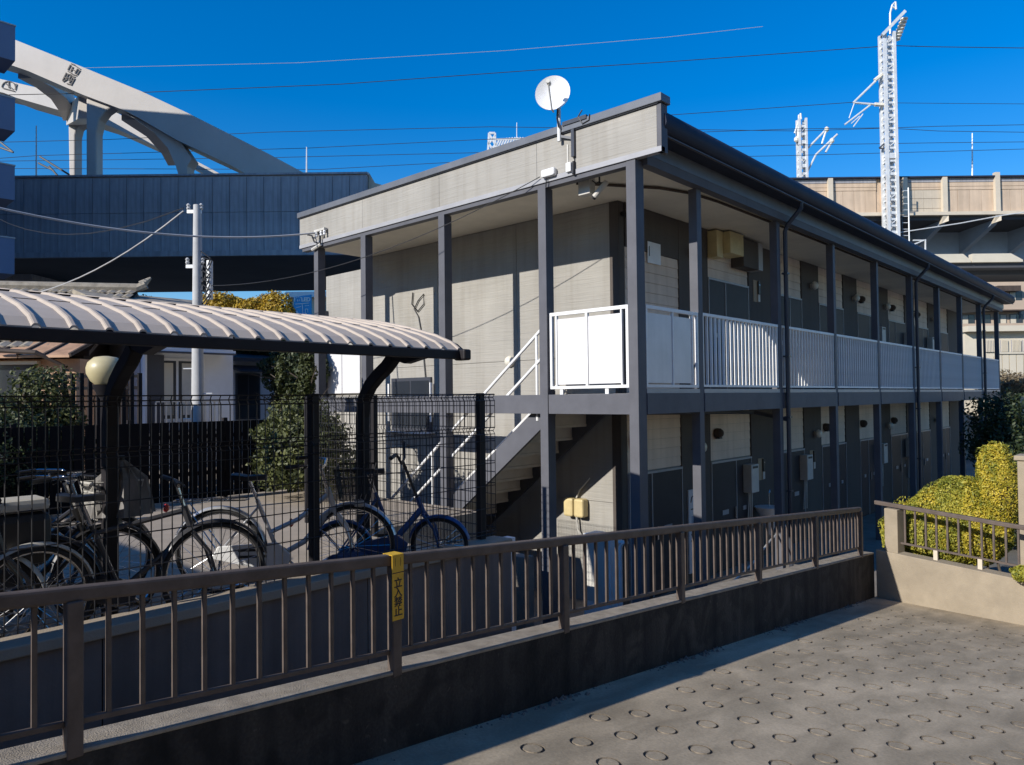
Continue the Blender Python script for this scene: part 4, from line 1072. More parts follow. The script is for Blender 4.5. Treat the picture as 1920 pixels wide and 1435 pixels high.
bicycle('black bicycle with pale mudguards at the left edge, front wheel turned', (-.30, -7.05, PZ), heading((-.30, -7.05), (-.25, -6.0)), .04, 'diamond', 'bikegrey', .33, 1.02, 'flat', True, False, True, fmat=M['offwhite'], steer=.2)
t = thing('bicycle_cover', 'crumpled navy blue cover lying against the silver bicycle front wheel', 'cover', (-.05, -4.05, PZ))
vs, fs = [], []
pc = Vector((-.08, -4.02, PZ))
cov = MB(); nU, nV = 14, 8
for i in range(nU):
    for j in range(nV + 1):
        a = 2 * PI * i / nU; f = j / nV; r = .25 * math.cos(f * PI / 2) ** .6 * (1 + .18 * math.sin(3 * a + 4 * f) + .08 * rng.normal())
        vs.append((pc.x + r * math.cos(a) * .6, pc.y + r * math.sin(a) * 1.1, PZ + .32 * math.sin(f * PI / 2) + .03 * math.sin(5 * a) * (1 - f)))
for i in range(nU):
    for j in range(nV): fs.append((i * (nV + 1) + j, (i + 1) % nU * (nV + 1) + j, (i + 1) % nU * (nV + 1) + j + 1, i * (nV + 1) + j + 1))
cov.add(vs, fs).build('cloth', M['bluecloth'], t)
bicycle('black bicycle with broad grey mudguard cut by the left edge of the picture', (-.52, -7.32, PZ), heading((-.52, -7.32), (-.40, -6.25)), .05, 'city', 'black', .33, 1.05, 'city', True, False, True, fmat=M['offwhite'], steer=-.15)
bicycle('dark bicycle with raised handlebar at the back of the left cluster', (-1.75, -6.75, PZ), heading((-1.75, -6.75), (-1.55, -5.7)), -.04, 'city', 'bikegrey', .33, 1.05, 'riser', True, False, True, fmat=M['black'], steer=-.4)
t = thing('basket_cover', 'grey pleated cloth cover over the basket of a parked bicycle', 'cover', (-.60, -5.43, PZ + .72))
cvx, cvy, cvz = -.60, -5.43, PZ + .74
vs, fs = [], []
for j in range(24):
    a = 2 * PI * j / 24; rr = .20 if j % 2 else .165
    vs += [(cvx + .025 * math.cos(a), cvy + .025 * math.sin(a), cvz + .36), (cvx + rr * .8 * math.cos(a), cvy + rr * .8 * math.sin(a), cvz + .24), (cvx + rr * 1.05 * math.cos(a), cvy + rr * 1.05 * math.sin(a), cvz)]
for j in range(24):
    for e in (0, 1): fs.append((j * 3 + e, (j + 1) % 24 * 3 + e, (j + 1) % 24 * 3 + e + 1, j * 3 + e + 1))
fs.append(tuple(j * 3 for j in range(24)))
MB().add(vs, fs).build('cloth', M['greycloth'], t)
MB().tube([(cvx, cvy, cvz + .35), (cvx, cvy, cvz + .39)], .02, 8).build('knot', M['black'], t)
cs = at(34, 950, 4.35)
t = thing('child_seat', 'grey topped black child seat box standing among the bicycles on the left', 'child seat', (cs.x, cs.y, cs.z - .3))
MB().box(cs.x - .13, cs.x + .13, cs.y - .15, cs.y + .15, cs.z - .34, cs.z - .03).build('tub', M['black'], t, bev=.05)
MB().box(cs.x - .12, cs.x + .12, cs.y - .14, cs.y + .14, cs.z - .028, cs.z + .05).build('lid', M['offwhite'], t, bev=.03)

# ================================================================== LAMP POST, BACK FENCE
gl = at(198, 695, 9.2)
gx, gy, gz = gl.x, gl.y, gl.z
t = thing('garden_lamp', 'black garden lamp post with a cream globe behind the bicycle shelter', 'lamp', (gx, gy, PZ))
MB().lathe([(.12, -.175), (.17, -.13), (.215, -.04), (.22, .03), (.20, .10), (.13, .165), (.04, .18)], (gx, gy, gz), 24).build('globe', M['globe'], t, smooth=True)
MB().lathe([(.09, PZ), (.09, PZ + .1), (.05, PZ + .2), (.06, gz - .36), (.10, gz - .3), (.15, gz - .18)], (gx, gy, 0), 14).build('lamp_post', M['shedsteel'], t, smooth=True)
t = thing('slat_fence', 'dark board fence with thin bright gaps behind the bicycles', 'fence', (-6.3, -6, PZ))
sx = -6.3; bd0 = None
sy1 = onx(600, 800, sx).y; sy0 = sy1 - 62 * .14; stz = onx(340, 792, sx).z
ntot = 62
for k in range(ntot):
    y = sy0 + k * .14
    if bd0 is None: bd0 = MB().box(sx - .012, sx + .012, y, y + .124, PZ + .03, stz).build('board', M['blackboard'], t); y0b = y
    else: inst(bd0, t, (0, y - y0b, 0))
for z in (1.6, stz - .25): MB().box(sx - .05, sx - .013, sy0, sy1, z, z + .06).build('fence_rail', M['wood'], t)
for k in range(7): MB().box(sx - .11, sx - .051, sy0 + k * 1.4, sy0 + .06 + k * 1.4, PZ, stz + .05).build('post', M['shedsteel'], t)
t = thing('picket_fence', 'dark open picket fence in front of the orange tin shed', 'fence', (-7, -5.2, PZ))
pk0 = None
pa, pb = at(40, 712, 12.0), at(262, 712, 12.4)
np_ = 15
for k in range(np_):
    a = lerp(pa, pb, k / (np_ - 1))
    MB().box(a.x - .03, a.x + .03, a.y - .03, a.y + .03, PZ, at(150, 700, 12.2).z).build('picket', M['shedsteel'], t)
for z in (at(150, 706, 12.2).z, at(150, 728, 12.2).z, 1.7): MB().bar((pa.x, pa.y, z), (pb.x, pb.y, z), .03, .05).build('fence_rail', M['shedsteel'], t)

# ================================================================== LEFT NEIGHBOURS
# pale house
hx = -12.6
h = thing('house', 'pale blue white rendered house behind the bicycle shelter', 'house', (hx - 3, 0, PZ - 1.2))
hy0 = onx(262, 690, hx).y; hy1 = onx(437, 690, hx).y
MB().box(hx - 6, hx, hy0, hy1, GZ, 5.0).build('wall', M['house'], h)
rfz = 4.62
MB().prism([(hx + .5, hy0 - .4, 4.62), (hx - 3.2, hy0 - .4, 5.55), (hx - 6.5, hy0 - .4, 4.62), (hx - 6.5, hy0 - .4, 4.5), (hx - 3.2, hy0 - .4, 5.4), (hx + .5, hy0 - .4, 4.5)], (0, hy1 - hy0 + .8, 0)).build('roof', M['tile'], h)
# window canopy and window
wa, wb_ = onx(281, 676, hx), onx(378, 740, hx)
wn = MB().box(hx + .002, hx + .05, wa.y - .06, wb_.y + .06, 2.25, wa.z + .06).build('window', M['white'], h)
ym = (wa.y + wb_.y) / 2
for a_, b_ in ((wa.y, ym - .03), (ym + .03, wb_.y)): MB().box(hx + .051, hx + .06, a_, b_, 2.32, wa.z).build('pane', M['glass'], wn)
MB().box(hx + .061, hx + .066, wa.y + .05, ym - .1, 2.4, wa.z - .05).build('curtain', M['aptwhite'], wn)
MB().box(hx + .061, hx + .066, ym + .1, wb_.y - .06, 2.4, wa.z - .05).build('curtain', M['offwhite'], wn)
ca, cb = onx(266, 655, hx), onx(420, 664, hx)
MB().box(hx + .002, hx + .6, ca.y, cb.y, ca.z - .06, ca.z).build('canopy', M['house'], h)
MB().box(hx + .55, hx + .62, ca.y, cb.y, ca.z - .1, ca.z - .061).build('canopy_gutter', M['steel_dark'], h)
MB().box(hx + .002, hx + .08, hy0, hy0 + .5, 2.0, ca.z - .12).build('shutter_box', M['steel_dark'], h)
MB().tube([(hx + .1, hy0 + .05, 4.5), (hx + .1, hy0 + .05, 1.2)], .07, 8).build('downpipe', M['house'], h, smooth=True)
MB().box(hx + .01, hx + .6, wa.y - .1, wb_.y + .15, 2.02, 2.06).build('balcony_floor', M['steel_dark'], h)
for k in range(14):
    y = wa.y - .1 + (wb_.y - wa.y + .25) * k / 13
    MB().box(hx + .57, hx + .60, y - .015, y + .015, 2.06, 2.7).build('balcony_bar', M['offwhite'], h)
MB().box(hx + .56, hx + .61, wa.y - .1, wb_.y + .15, 2.7, 2.75).build('balcony_rail', M['offwhite'], h)
# annex
ax_ = hx - 1.8
ay0, ay1 = hy1 + .002, onx(515, 700, ax_).y
h2 = thing('house', 'lower pale blue annex with a dark window right of the house', 'house', (ax_ - 2, ay0 + 1, GZ))
az = onx(470, 678, ax_).z
MB().box(ax_ - 4, ax_, hy1 + .05, ay1, GZ, az).build('wall', M['house'], h2)
MB().prism([(ax_ + .35, hy1 + .05, az - .02), (ax_ - 4.3, hy1 + .05, az + .6), (ax_ - 4.3, hy1 + .05, az + .7), (ax_ + .35, hy1 + .05, az + .08)], (0, ay1 - hy1 + .15, 0)).build('roof', M['steel_dark'], h2)
v0, v1 = onx(441, 700, ax_), onx(486, 740, ax_)
wn = MB().box(ax_ + .002, ax_ + .06, v0.y, v1.y, 2.2, v0.z).build('window', M['steel_dark'], h2)
ym = (v0.y + v1.y) / 2
for a_, b_ in ((v0.y + .04, ym - .02), (ym + .02, v1.y - .04)): MB().box(ax_ + .061, ax_ + .065, a_, b_, 2.25, v0.z - .05).build('pane', M['glass'], wn)
MB().prism([(ax_ + .01, v0.y - .08, v0.z + .22), (ax_ + .45, v0.y - .08, v0.z + .06), (ax_ + .45, v0.y - .08, v0.z + .02), (ax_ + .01, v0.y - .08, v0.z + .1)], (0, v1.y - v0.y + .2, 0)).build('canopy', M['steel_dark'], h2)
# old tile roofed house : gable roof with ridge along its length, tiles in rows
oa, ob = at(70, 556, 18.5), at(258, 545, 19.0)
h3 = thing('old_house', 'old house with a weathered grey tiled roof above the shelter roof', 'house', ((oa.x + ob.x) / 2, (oa.y + ob.y) / 2, GZ))
rd_ = Vector((ob.x - oa.x, ob.y - oa.y, 0)).normalized(); rn = Vector((rd_.y, -rd_.x, 0))
if rn.dot(CAM - ob) < 0: rn = -rn
zr_ = ob.z
p0 = Vector((oa.x, oa.y, zr_)) - rd_ * 3; p1 = Vector((ob.x, ob.y, zr_))
Lr = (p1 - p0).length
rows, cols = 12, 24
slope_w, slope_h = 3.6, 1.75
tl0 = None
tm = MB()
tv = [(0, 0, 0), (Lr / cols, 0, 0), (Lr / cols, 0, 0), (0, 0, 0)]
for r_ in range(rows):
    for c_ in range(cols):
        u0, u1 = Lr * c_ / cols, Lr * (c_ + 1) / cols - .012
        sa, sb = r_ / rows, (r_ + 1.12) / rows
        def pt(u, s, dz): return p0 + rd_ * (u - .18 * s * 0) + rn * (slope_w * s) + Vector((0, 0, -slope_h * s + dz))
        mm = MB(); lift = .05
        a0, a1, b0, b1 = pt(u0, sa, .0), pt(u1, sa, .0), pt(u1, sb, lift), pt(u0, sb, lift)
        um = (a0 + a1) / 2 + Vector((0, 0, .035)); un = (b0 + b1) / 2 + Vector((0, 0, .035))
        dn = Vector((0, 0, -.03))
        mm.add([a0, um, a1, b0, un, b1, b0 + dn, un + dn, b1 + dn], [(0, 1, 4, 5), (1, 2, 3, 4), (3, 8, 7, 4), (4, 7, 6, 5)])
        mm.build('roof_tile', M['tile'], h3)
MB().prism([p0 + Vector((0, 0, -.06)), p1 + Vector((0, 0, -.06)), p1 + rn * slope_w + Vector((0, 0, -slope_h - .06)), p0 + rn * slope_w + Vector((0, 0, -slope_h - .06))], (0, 0, -.1)).build('roof_deck', M['wood'], h3)
MB().prism([p0 + Vector((0, 0, -.06)), p1 + Vector((0, 0, -.06)), p1 - rn * slope_w + Vector((0, 0, -slope_h - .06)), p0 - rn * slope_w + Vector((0, 0, -slope_h - .06))], (0, 0, -.1)).build('back_roof', M['tile'], h3)
MB().tube([p0 + Vector((0, 0, .06)), p1 + Vector((0, 0, .06)), p1 + rd_ * .2 + Vector((0, 0, .16))], .12, 8).build('ridge', M['tile'], h3)
MB().tube([p1 + rd_ * .1 + Vector((0, 0, .15)), p1 + rd_ * .32 + Vector((0, 0, .34))], [.12, .03], 7).build('ridge_finial', M['tile'], h3)
MB().prism([p0 + rd_ * .3 + rn * 3.0 + Vector((0, 0, -1.65)), p1 - rd_ * .3 + rn * 3.0 + Vector((0, 0, -1.65)), p1 - rd_ * .3 - rn * 3.0 + Vector((0, 0, -1.65)), p0 + rd_ * .3 - rn * 3.0 + Vector((0, 0, -1.65))], (0, 0, -5)).build('wall', M['wood'], h3)
MB().prism([p1 - rd_ * .31 + rn * 2.9 + Vector((0, 0, -1.75)), p1 - rd_ * .31 + Vector((0, 0, -.3)), p1 - rd_ * .31 - rn * 2.9 + Vector((0, 0, -1.75))], -rd_ * .1).build('gable', M['wood'], h3)
# orange tin shed
ta, tb = at(0, 690, 15), at(150, 690, 15)
tz1 = at(100, 668, 15).z
td = Vector((tb.x - ta.x, tb.y - ta.y, 0)).normalized(); tn = Vector((td.y, -td.x, 0))
if tn.dot(CAM - tb) < 0: tn = -tn
ts = thing('tin_shed', 'orange brown tin roofed shed behind the picket fence at left', 'shed', ((ta.x + tb.x) / 2, (ta.y + tb.y) / 2, GZ))
s0 = Vector((ta.x, ta.y, 0)) - td * 2; s1 = Vector((tb.x, tb.y, 0))
Lt = (s1 - s0).length; npn = 7
for k in range(npn):
    a = s0 + td * (Lt * k / npn + .012); b_ = s0 + td * (Lt * (k + 1) / npn - .012)
    z_ = tz1
    MB().prism([a + tn * .35 + Vector((0, 0, z_)), b_ + tn * .35 + Vector((0, 0, z_)), b_ - tn * 2.2 + Vector((0, 0, z_ + 1.0)), a - tn * 2.2 + Vector((0, 0, z_ + 1.0))], (0, 0, -.05)).build('roof_sheet', M['tin'], ts)
    MB().bar(b_ + td * .012 + tn * .35 + Vector((0, 0, z_ + .0)), b_ + td * .012 - tn * 2.2 + Vector((0, 0, z_ + 1.0)), .05, .07).build('roof_rib', M['wood'], ts)
MB().prism([s0, s1, s1 - tn * 2.2, s0 - tn * 2.2], (0, 0, tz1 - .06)).build('wall', M['tin'], ts)
MB().prism([s1 - td * 1.9 + tn * .004 + Vector((0, 0, 1.5)), s1 - td * .9 + tn * .004 + Vector((0, 0, 1.5)), s1 - td * .9 + tn * .004 + Vector((0, 0, tz1 - .18)), s1 - td * 1.9 + tn * .004 + Vector((0, 0, tz1 - .18))], tn * .04).build('window', M['glass'], ts)
MB().prism([s1 - td * 2.0 + tn * .004 + Vector((0, 0, tz1 - .17)), s1 - td * .8 + tn * .004 + Vector((0, 0, tz1 - .17)), s1 - td * .8 + tn * .004 + Vector((0, 0, tz1 - .1)), s1 - td * 2.0 + tn * .004 + Vector((0, 0, tz1 - .1))], tn * .12).build('window_head', M['aptwhite'], ts)
MB().tube([s0 + td * 2.2 + tn * .45 + Vector((0, 0, tz1 + .1)), s0 + td * 3.0 + tn * .42 + Vector((0, 0, tz1 + .05)), s0 + td * 3.4 + tn * .2 + Vector((0, 0, tz1 - .2)), s0 + td * 3.5 + tn * .1 + Vector((0, 0, 1))], .05, 7).build('downpipe', M['wood'], ts)
# beige neighbour block seen past the far left posts
nb = thing('neighbour_building', 'beige neighbouring wall with a white panel behind the far left posts', 'building', (-9.5, 5, GZ))
nx0, nx1 = ony(612, 600, 3.4).x, -7.3
MB().box(nx0, nx1, 3.4, 9, GZ, 5.9).build('wall', M['beige'], nb)
wp0, wp1 = ony(611, 656, 3.38), ony(676, 737, 3.38)
MB().box(wp0.x, wp1.x, 3.36, 3.397, wp1.z, wp0.z).build('panel', M['frost'], nb)
MB().box((wp0.x + wp1.x) / 2 - .012, (wp0.x + wp1.x) / 2 + .012, 3.35, 3.359, wp1.z, wp0.z).build('panel_bar', M['flash'], nb)
MB().box(nx0 - .02, nx0 + .10, 3.3, 3.398, wp1.z - 1, 5.0).build('corner_pipe', M['steel_dark'], nb)
wbx = at(600, 575, 34)
# unseen block added to the south to throw shade on the bicycles
gg = thing('shade_block', 'plain tan block added to shade the bicycle parking, outside the picture on the left', 'shade_block', (-4, -12, PZ))
MB().box(-8, -1.45, -14, -10.2, PZ, 3.9).build('wall', M['tin'], gg)
MB().box(-8.2, -1.35, -14.2, -10.1, 3.901, 4.03).build('roof', M['tile'], gg)

# unseen houses added east and south to block sky light and reflect warm light
def add_sky_block(label, x0, x1, y0_, y1_, h, m, win):
    t_ = thing('sky_block', label, 'building', ((x0 + x1) / 2, (y0_ + y1_) / 2, GZ))
    MB().box(x0, x1, y0_, y1_, GZ, h).build('wall', M[m], t_)
    MB().box(x0 - .3, x1 + .3, y0_ - .3, y1_ + .3, h + .001, h + .25).build('roof', M['tile'], t_)
    for (ax_s, a, z) in win:
        if ax_s == 'w': f_ = MB().box(x0 - .05, x0 - .002, a, a + 1.6, z, z + 1.2).build('window', M['steel_dark'], t_); MB().box(x0 - .06, x0 - .051, a + .06, a + 1.54, z + .06, z + 1.14).build('pane', M['glass'], f_)
        else: f_ = MB().box(a, a + 1.6, y1_ + .002, y1_ + .05, z, z + 1.2).build('window', M['steel_dark'], t_); MB().box(a + .06, a + 1.54, y1_ + .051, y1_ + .06, z + .06, z + 1.14).build('pane', M['glass'], f_)
add_sky_block('tan three storey block added beside the road to hide the sky, outside the picture on the right', 8.6, 18, -9.5, 2.2, 12.5, 'apt', [('w', y, z) for y in (-8, -4.6, -1.2) for z in (2.4, 5.2, 8.0)])
add_sky_block('tan block added farther down the road to hide the sky, outside the picture behind the camera', 9.2, 18, -22, -10.4, 9.0, 'apt', [('w', y, z) for y in (-20, -16, -12.6) for z in (2.4, 5.2)])
add_sky_block('brown block added across the road to hide the sky, outside the picture behind the camera', -9, 8.6, -34, -25.5, 9.0, 'tin', [('n', x, z) for x in (-7, -3, 1, 5) for z in (2.4, 5.4)])

# utility pole and its gear
pt_, pb_ = at(356, 385, 13.2), at(371, 880, 13.2)
pp = thing('utility_pole', 'grey concrete utility pole with cables and a transformer bracket', 'utility pole', (pb_.x, pb_.y, GZ))
lx, ly = pb_.x, pb_.y
ztp = pt_.z
MB().tube([(lx, ly, GZ), (lx, ly, 3.0), (lx, ly, ztp)], [.12, .105, .068], 12).build('shaft', M['pole'], pp, smooth=True)
zc_ = at(360, 500, 13.2).z
for z, l_ in ((ztp - .12, .18), (zc_, .2)):
    MB().bar(Vector((lx, ly, z)) - RH * l_, Vector((lx, ly, z)) + RH * l_ * .4, .05, .06).build('crossarm', M['galv'], pp)
for z, dx in ((ztp - .03, -.16), (ztp - .03, .07), (zc_ + .1, -.18), (zc_ + .1, .09)):
    c_ = Vector((lx, ly, z)) + RH * dx; MB().lathe([(.02, -.06), (.04, -.03), (.025, 0), (.04, .03), (.015, .06)], c_, 8).build('insulator', M['pole'], pp)
MB().tube([Vector((lx, ly, zc_ + .1)) + RH * .22, Vector((lx, ly, zc_ - .6)) + RH * .22], .055, 10).build('cable_closure', M['galv'], pp)
for k in range(7):
    a = rng.uniform(-.3, .3, 6)
    MB().tube([Vector((lx, ly, zc_ + .3 - .12 * k)) + RH * (.05 + .1 * a[0]), Vector((lx, ly, zc_ + .15 - .12 * k + .2 * a[1])) + RH * (.28 + .1 * a[2]) + FH * -.1, Vector((lx, ly, zc_ - .1 - .12 * k)) + RH * (.1 + .2 * a[3])], .012, 5).build('jumper_cable', M['cable'], pp)
for k in range(6): MB().tube([Vector((lx, ly, 2.4 + .45 * k)), Vector((lx, ly, 2.4 + .45 * k)) + RH * (.26 * (1 if k % 2 else -1))], .011, 5).build('step_bolt', M['galv'], pp)
def cable(label, pts, r, m='cable', group=None): return tag(MB().tube(pts, r, 5).build('cable', M[m]), label, 'cable', group)
Ptop = Vector((lx, ly, ztp - .1)) - RH * .25
fas = ony(592, 437, -.14)
cable('pale service cable sagging from the left edge to the gable fascia', sag(at(-180, 345, 9), fas, .30, 20), .016, 'cable_lt')
cable('pale cable sloping down left from the utility pole top', sag(Ptop, at(40, 556, 16), .25, 10), .014, 'cable_lt')
cable('thin cable from the pole middle to the gable fascia', sag(Vector((lx, ly, zc_ - .35)) + RH * .2, ony(1012, 332, -.11), .35, 16), .006, 'cable')
cable('faint dark cable leading left from the utility pole top', sag(Ptop + Vector((0, 0, .05)), at(-60, 372, 24), .8, 10), .010, 'cable')

# ================================================================== LEFT TOWER with balconies (its bulk stands outside the frame)
tc_ = at(28, 300, 28)
X0, Y0t = tc_.x, tc_.y
tw = thing('apartment_tower', 'blue grey apartment tower at left edge with projecting balconies', 'building', (X0 - 8, -10, GZ))
MB().box(X0 - 20, X0 - .02, -22, Y0t - 1.9, GZ, 23.2).build('wall', M['tower'], tw)
MB().box(X0 - .01, X0 + 2.2, -26, -8.6, GZ, 23.0).build('shading_wing', M['tower'], tw)  # unseen wing added to shade the right end of the girder
MB().prism([(X0 - 11.2, Y0t - 1.91, 23.201), (X0 - .03, Y0t - 1.91, 23.201), (X0 - .03, Y0t - 1.91, 27.3)], (0, -16, 0)).build('shading_wedge', M['tower'], tw)  # unseen wedge added to shape the shadow edge on the arch rib
for (ya, yb) in ((50, 115), (186, 247), (312, 376), (448, 515)):
    za, zb = at(28, ya, 28).z, at(28, yb, 28).z
    bl = MB().box(X0 - 1.6, X0, Y0t - 1.89, Y0t, zb, za).build('balcony', M['tower'], tw, bev=.01)
    MB().box(X0 - 1.62, X0 + .02, Y0t - 1.89, Y0t + .02, za + .0, za + .05).build('coping', M['flash'], bl)

# ================================================================== VIADUCT (local frame: x along it, y away from the camera)
VA = math.atan2(RH.y, RH.x)
vd = thing('railway_viaduct', 'long concrete railway viaduct with panelled parapets behind the apartment block', 'viaduct', (CAM.x, CAM.y, 0), VA, local=True)
def lx_(px, Y): return (px - CX) / FOC * Y
# left deep girder
gx0, gx1 = -46.0, lx_(690, 38)
zt0, zb0 = 14.46, 10.5
MB().box(gx0, gx1 - .01, 38.08, 38.6, zb0 + .02, zt0).build('girder', M['viaduct'], vd)
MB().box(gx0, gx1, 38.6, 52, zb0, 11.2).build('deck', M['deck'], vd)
MB().box(gx0, gx1, 51.6, 52.0, 11.2, 14.0).build('back_girder', M['viaduct'], vd)
npn = 32; pw = (gx1 - (-36.0)) / npn
pA0 = MB().box(-36.0 + .012, -36.0 + pw - .012, 38.0, 38.08, 12.55, zt0 - .07).build('facing_panel', M['viaduct'], vd)
pB0 = MB().box(-36.0 + .012, -36.0 + pw - .012, 38.0, 38.08, zb0 + .03, 12.53).build('facing_panel', M['viaduct'], vd)
for k in range(1, npn):
    inst(pA0, vd, (pw * k, random.uniform(-.008, .008), 0)); inst(pB0, vd, (pw * k, random.uniform(-.008, .008), 0))
MB().box(gx0, gx1 + .05, 37.95, 38.65, zt0, zt0 + .10).build('coping', M['viaduct'], vd)
MB().box(gx0, gx1 + .02, 37.9, 38.09, zb0 - .25, zb0 + .02).build('bottom_flange', M['viaduct'], vd)
# end step right of the girder
MB().prism([(gx1 + .02, 38.4, 12.2), (gx1 + 1.4, 38.4, 12.2), (gx1 + 1.4, 38.4, 13.8), (gx1 + .35, 38.4, 14.1), (gx1 + .02, 38.4, 14.7)], (0, .5, 0)).build('end_block', M['tan2'], vd)
# middle and right part
rx0, rx1 = gx1 + 1.4, 62.0
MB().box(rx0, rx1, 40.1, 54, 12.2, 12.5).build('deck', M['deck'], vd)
MB().box(rx0, rx1, 40.12, 40.4, 12.5, 14.5).build('parapet', M['tan'], vd)
MB().box(rx0, rx1, 53.5, 53.8, 12.5, 14.3).build('back_parapet', M['tan'], vd)
MB().box(rx0, rx1, 43.2, 51, 10.55, 12.2).build('girder', M['bluegirder'], vd)
MB().box(14, rx1, 39.86, 40.46, 14.5, 14.58).build('coping', M['gutter'], vd)
MB().box(14, rx1, 39.8, 40.1, 12.42, 12.6).build('ledge', M['tanpost'], vd)
pxs = [1470, 1563, 1656, 1703, 1778, 1877, 1976, 2075, 2180]
posts = [lx_(p, 40) for p in pxs]
for i, p in enumerate(posts):
    if i != 2: MB().box(p - .13, p + .13, 39.85, 40.08, 12.6, 14.52 if i not in (5,) else 14.75).build('post', M['tanpost'], vd)
    if i in (1, 4, 5, 6, 7):
        MB().prism([(p - .15, 39.85, 12.42), (p + .15, 39.85, 12.42), (p + .15, 39.85, 12.1), (p - .15, 40.0, 12.0)], (0, .25, 0)).build('bracket_shoe', M['tanpost'], vd)
        MB().prism([(p - .14, 40.0, 12.19), (p - .14, 43.19, 12.19), (p - .14, 43.19, 10.9), (p - .14, 40.3, 11.95)], (.28, 0, 0)).build('bracket', M['bluegirder'], vd)
    if i + 1 < len(posts):
        a, b_ = p + .135, posts[i + 1] - .135
        mm_ = 'tan2' if i == 3 else 'tan'
        rowsz = [(14.28, 14.49), (14.05, 14.26), (13.86, 14.03)] if i != 3 else [(14.28, 14.49), (14.02, 14.26), (13.88, 14.0)]
        for za, zb in rowsz: MB().box(a, b_, 40.02 + .02 * (za < 14.2), 40.118, za, zb).build('parapet_board', M['tan' if za < 14.27 else 'viaduct'], vd)
        n = 4
        for k in range(n):
            u0, u1 = a + (b_ - a) * k / n, a + (b_ - a) * (k + 1) / n
            if i == 3:
                for za, zb in ((13.4, 13.86), (12.86, 13.38), (12.62, 12.84)): MB().box(u0 + .005, u1 - .005, 40.06, 40.118, za, zb).build('parapet_board', M[mm_], vd)
            else: MB().box(u0 + .008, u1 - .008, 40.05 + random.uniform(0, .012), 40.118, 12.62, 13.84).build('parapet_board', M[mm_], vd)
# piers
for X_ in (-30, 4, 24.5 + 26): MB().box(X_ - 1.2, X_ + 1.2, 44, 49, GZ, 10.49).build('pier', M['viaduct'], vd)
# lower deck with pale fascia, right
ld = thing('road_bridge', 'lower bridge deck with pale fascia under the viaduct at right', 'bridge', (CAM.x, CAM.y, 0), VA, local=True)
zl = at(1830, 476, 36).z; zl2 = at(1830, 490, 36).z; zl3 = at(1830, 516, 37).z
MB().box(20, 62, 36.2, 39.5, zl2 - .3, zl2).build('deck', M['deck'], ld)
MB().prism([(lx_(1757, 36), 36, zl), (lx_(1812, 36), 36, zl), (lx_(1826, 36), 36, zl2 + .05), (lx_(1826, 36), 36, zl2 - .05), (lx_(1780, 36), 36, zl2 - .05)], (0, .3, 0)).build('fascia', M['aptwhite'], ld)
MB().prism([(lx_(1829, 36), 36, zl), (lx_(1902, 36), 36, zl), (lx_(1924, 36), 36, zl2 + .05), (lx_(1924, 36), 36, zl2 - .05), (lx_(1829, 36), 36, zl2 - .05)], (0, .3, 0)).build('fascia', M['aptwhite'], ld)
MB().box(20, 62, 37, 39.4, zl3, zl2 - .3).build('girder', M['deck'], ld)

# arch ribs
ab = thing('arch_bridge', 'pale arched bridge ribs rising over the left part of the viaduct', 'bridge', at(200, 330, 40))
Z3 = 2.989
def zp(x, y, Y): return at(x / Z3, y / Z3, Y)
def rib(name, up, lo, Y, th, m):
    A = [zp(x, y, Y) for x, y in up]; B = [zp(x, y, Y) for x, y in lo]
    n = 24
    def samp(L_, f):
        xs = [0]; 
        for i in range(1, len(L_)): xs.append(xs[-1] + (L_[i] - L_[i - 1]).length)
        d = f * xs[-1]
        for i in range(1, len(L_)):
            if d <= xs[i] + 1e-6: return lerp(L_[i - 1], L_[i], (d - xs[i - 1]) / max(1e-6, xs[i] - xs[i - 1]))
        return L_[-1]
    vs, fs = [], []
    for i in range(n + 1):
        a, b_ = samp(A, i / n), samp(B, i / n)
        vs += [a, b_, b_ + FH * th, a + FH * th]
    for i in range(n):
        for j in range(4): fs.append((i * 4 + j, i * 4 + (j + 1) % 4, i * 4 + 4 + (j + 1) % 4, i * 4 + 4 + j))
    fs += [(0, 1, 2, 3), (n * 4 + 3, n * 4 + 2, n * 4 + 1, n * 4)]
    return MB().add(vs, fs).build(name, m, ab)
rb1 = rib('arch_rib', [(-400, 60), (-150, 132), (80, 222), (440, 367), (800, 516), (1075, 645), (1500, 860), (1760, 1000)],
    [(-400, 230), (-150, 300), (0, 345), (150, 395), (460, 530), (620, 590), (720, 628), (1000, 790), (1290, 925), (1440, 1010)], 40, 1.6, M['arch'])
rb2 = rib('arch_rib', [(-400, 380), (0, 442), (80, 462), (250, 502), (600, 600), (830, 735), (1000, 850), (1300, 1010)],
    [(-400, 455), (0, 512), (80, 545), (380, 632), (600, 700), (800, 790), (950, 858), (1200, 1010)], 50, 2.2, M['arch'])
MB().prism([zp(x, y, 40.3) for x, y in [(482, 1020), (540, 1020), (540, 740), (556, 670), (590, 625), (635, 595), (560, 560), (510, 548), (482, 552)]], FH * .7).build('column', M['arch'], ab, bev=.08)
MB().prism([zp(x, y, 50.5) for x, y in [(388, 1020), (420, 1020), (420, 760), (432, 710), (490, 680), (360, 640), (382, 700)]], FH * .9).build('column', M['arch'], ab, bev=.08)
MB().prism([zp(x, y, 40.4) for x, y in [(1012, 1020), (1045, 1020), (1050, 930), (1075, 890), (1000, 780), (700, 630), (860, 740), (940, 830), (985, 930)]], FH * .9).build('column', M['arch'], ab)
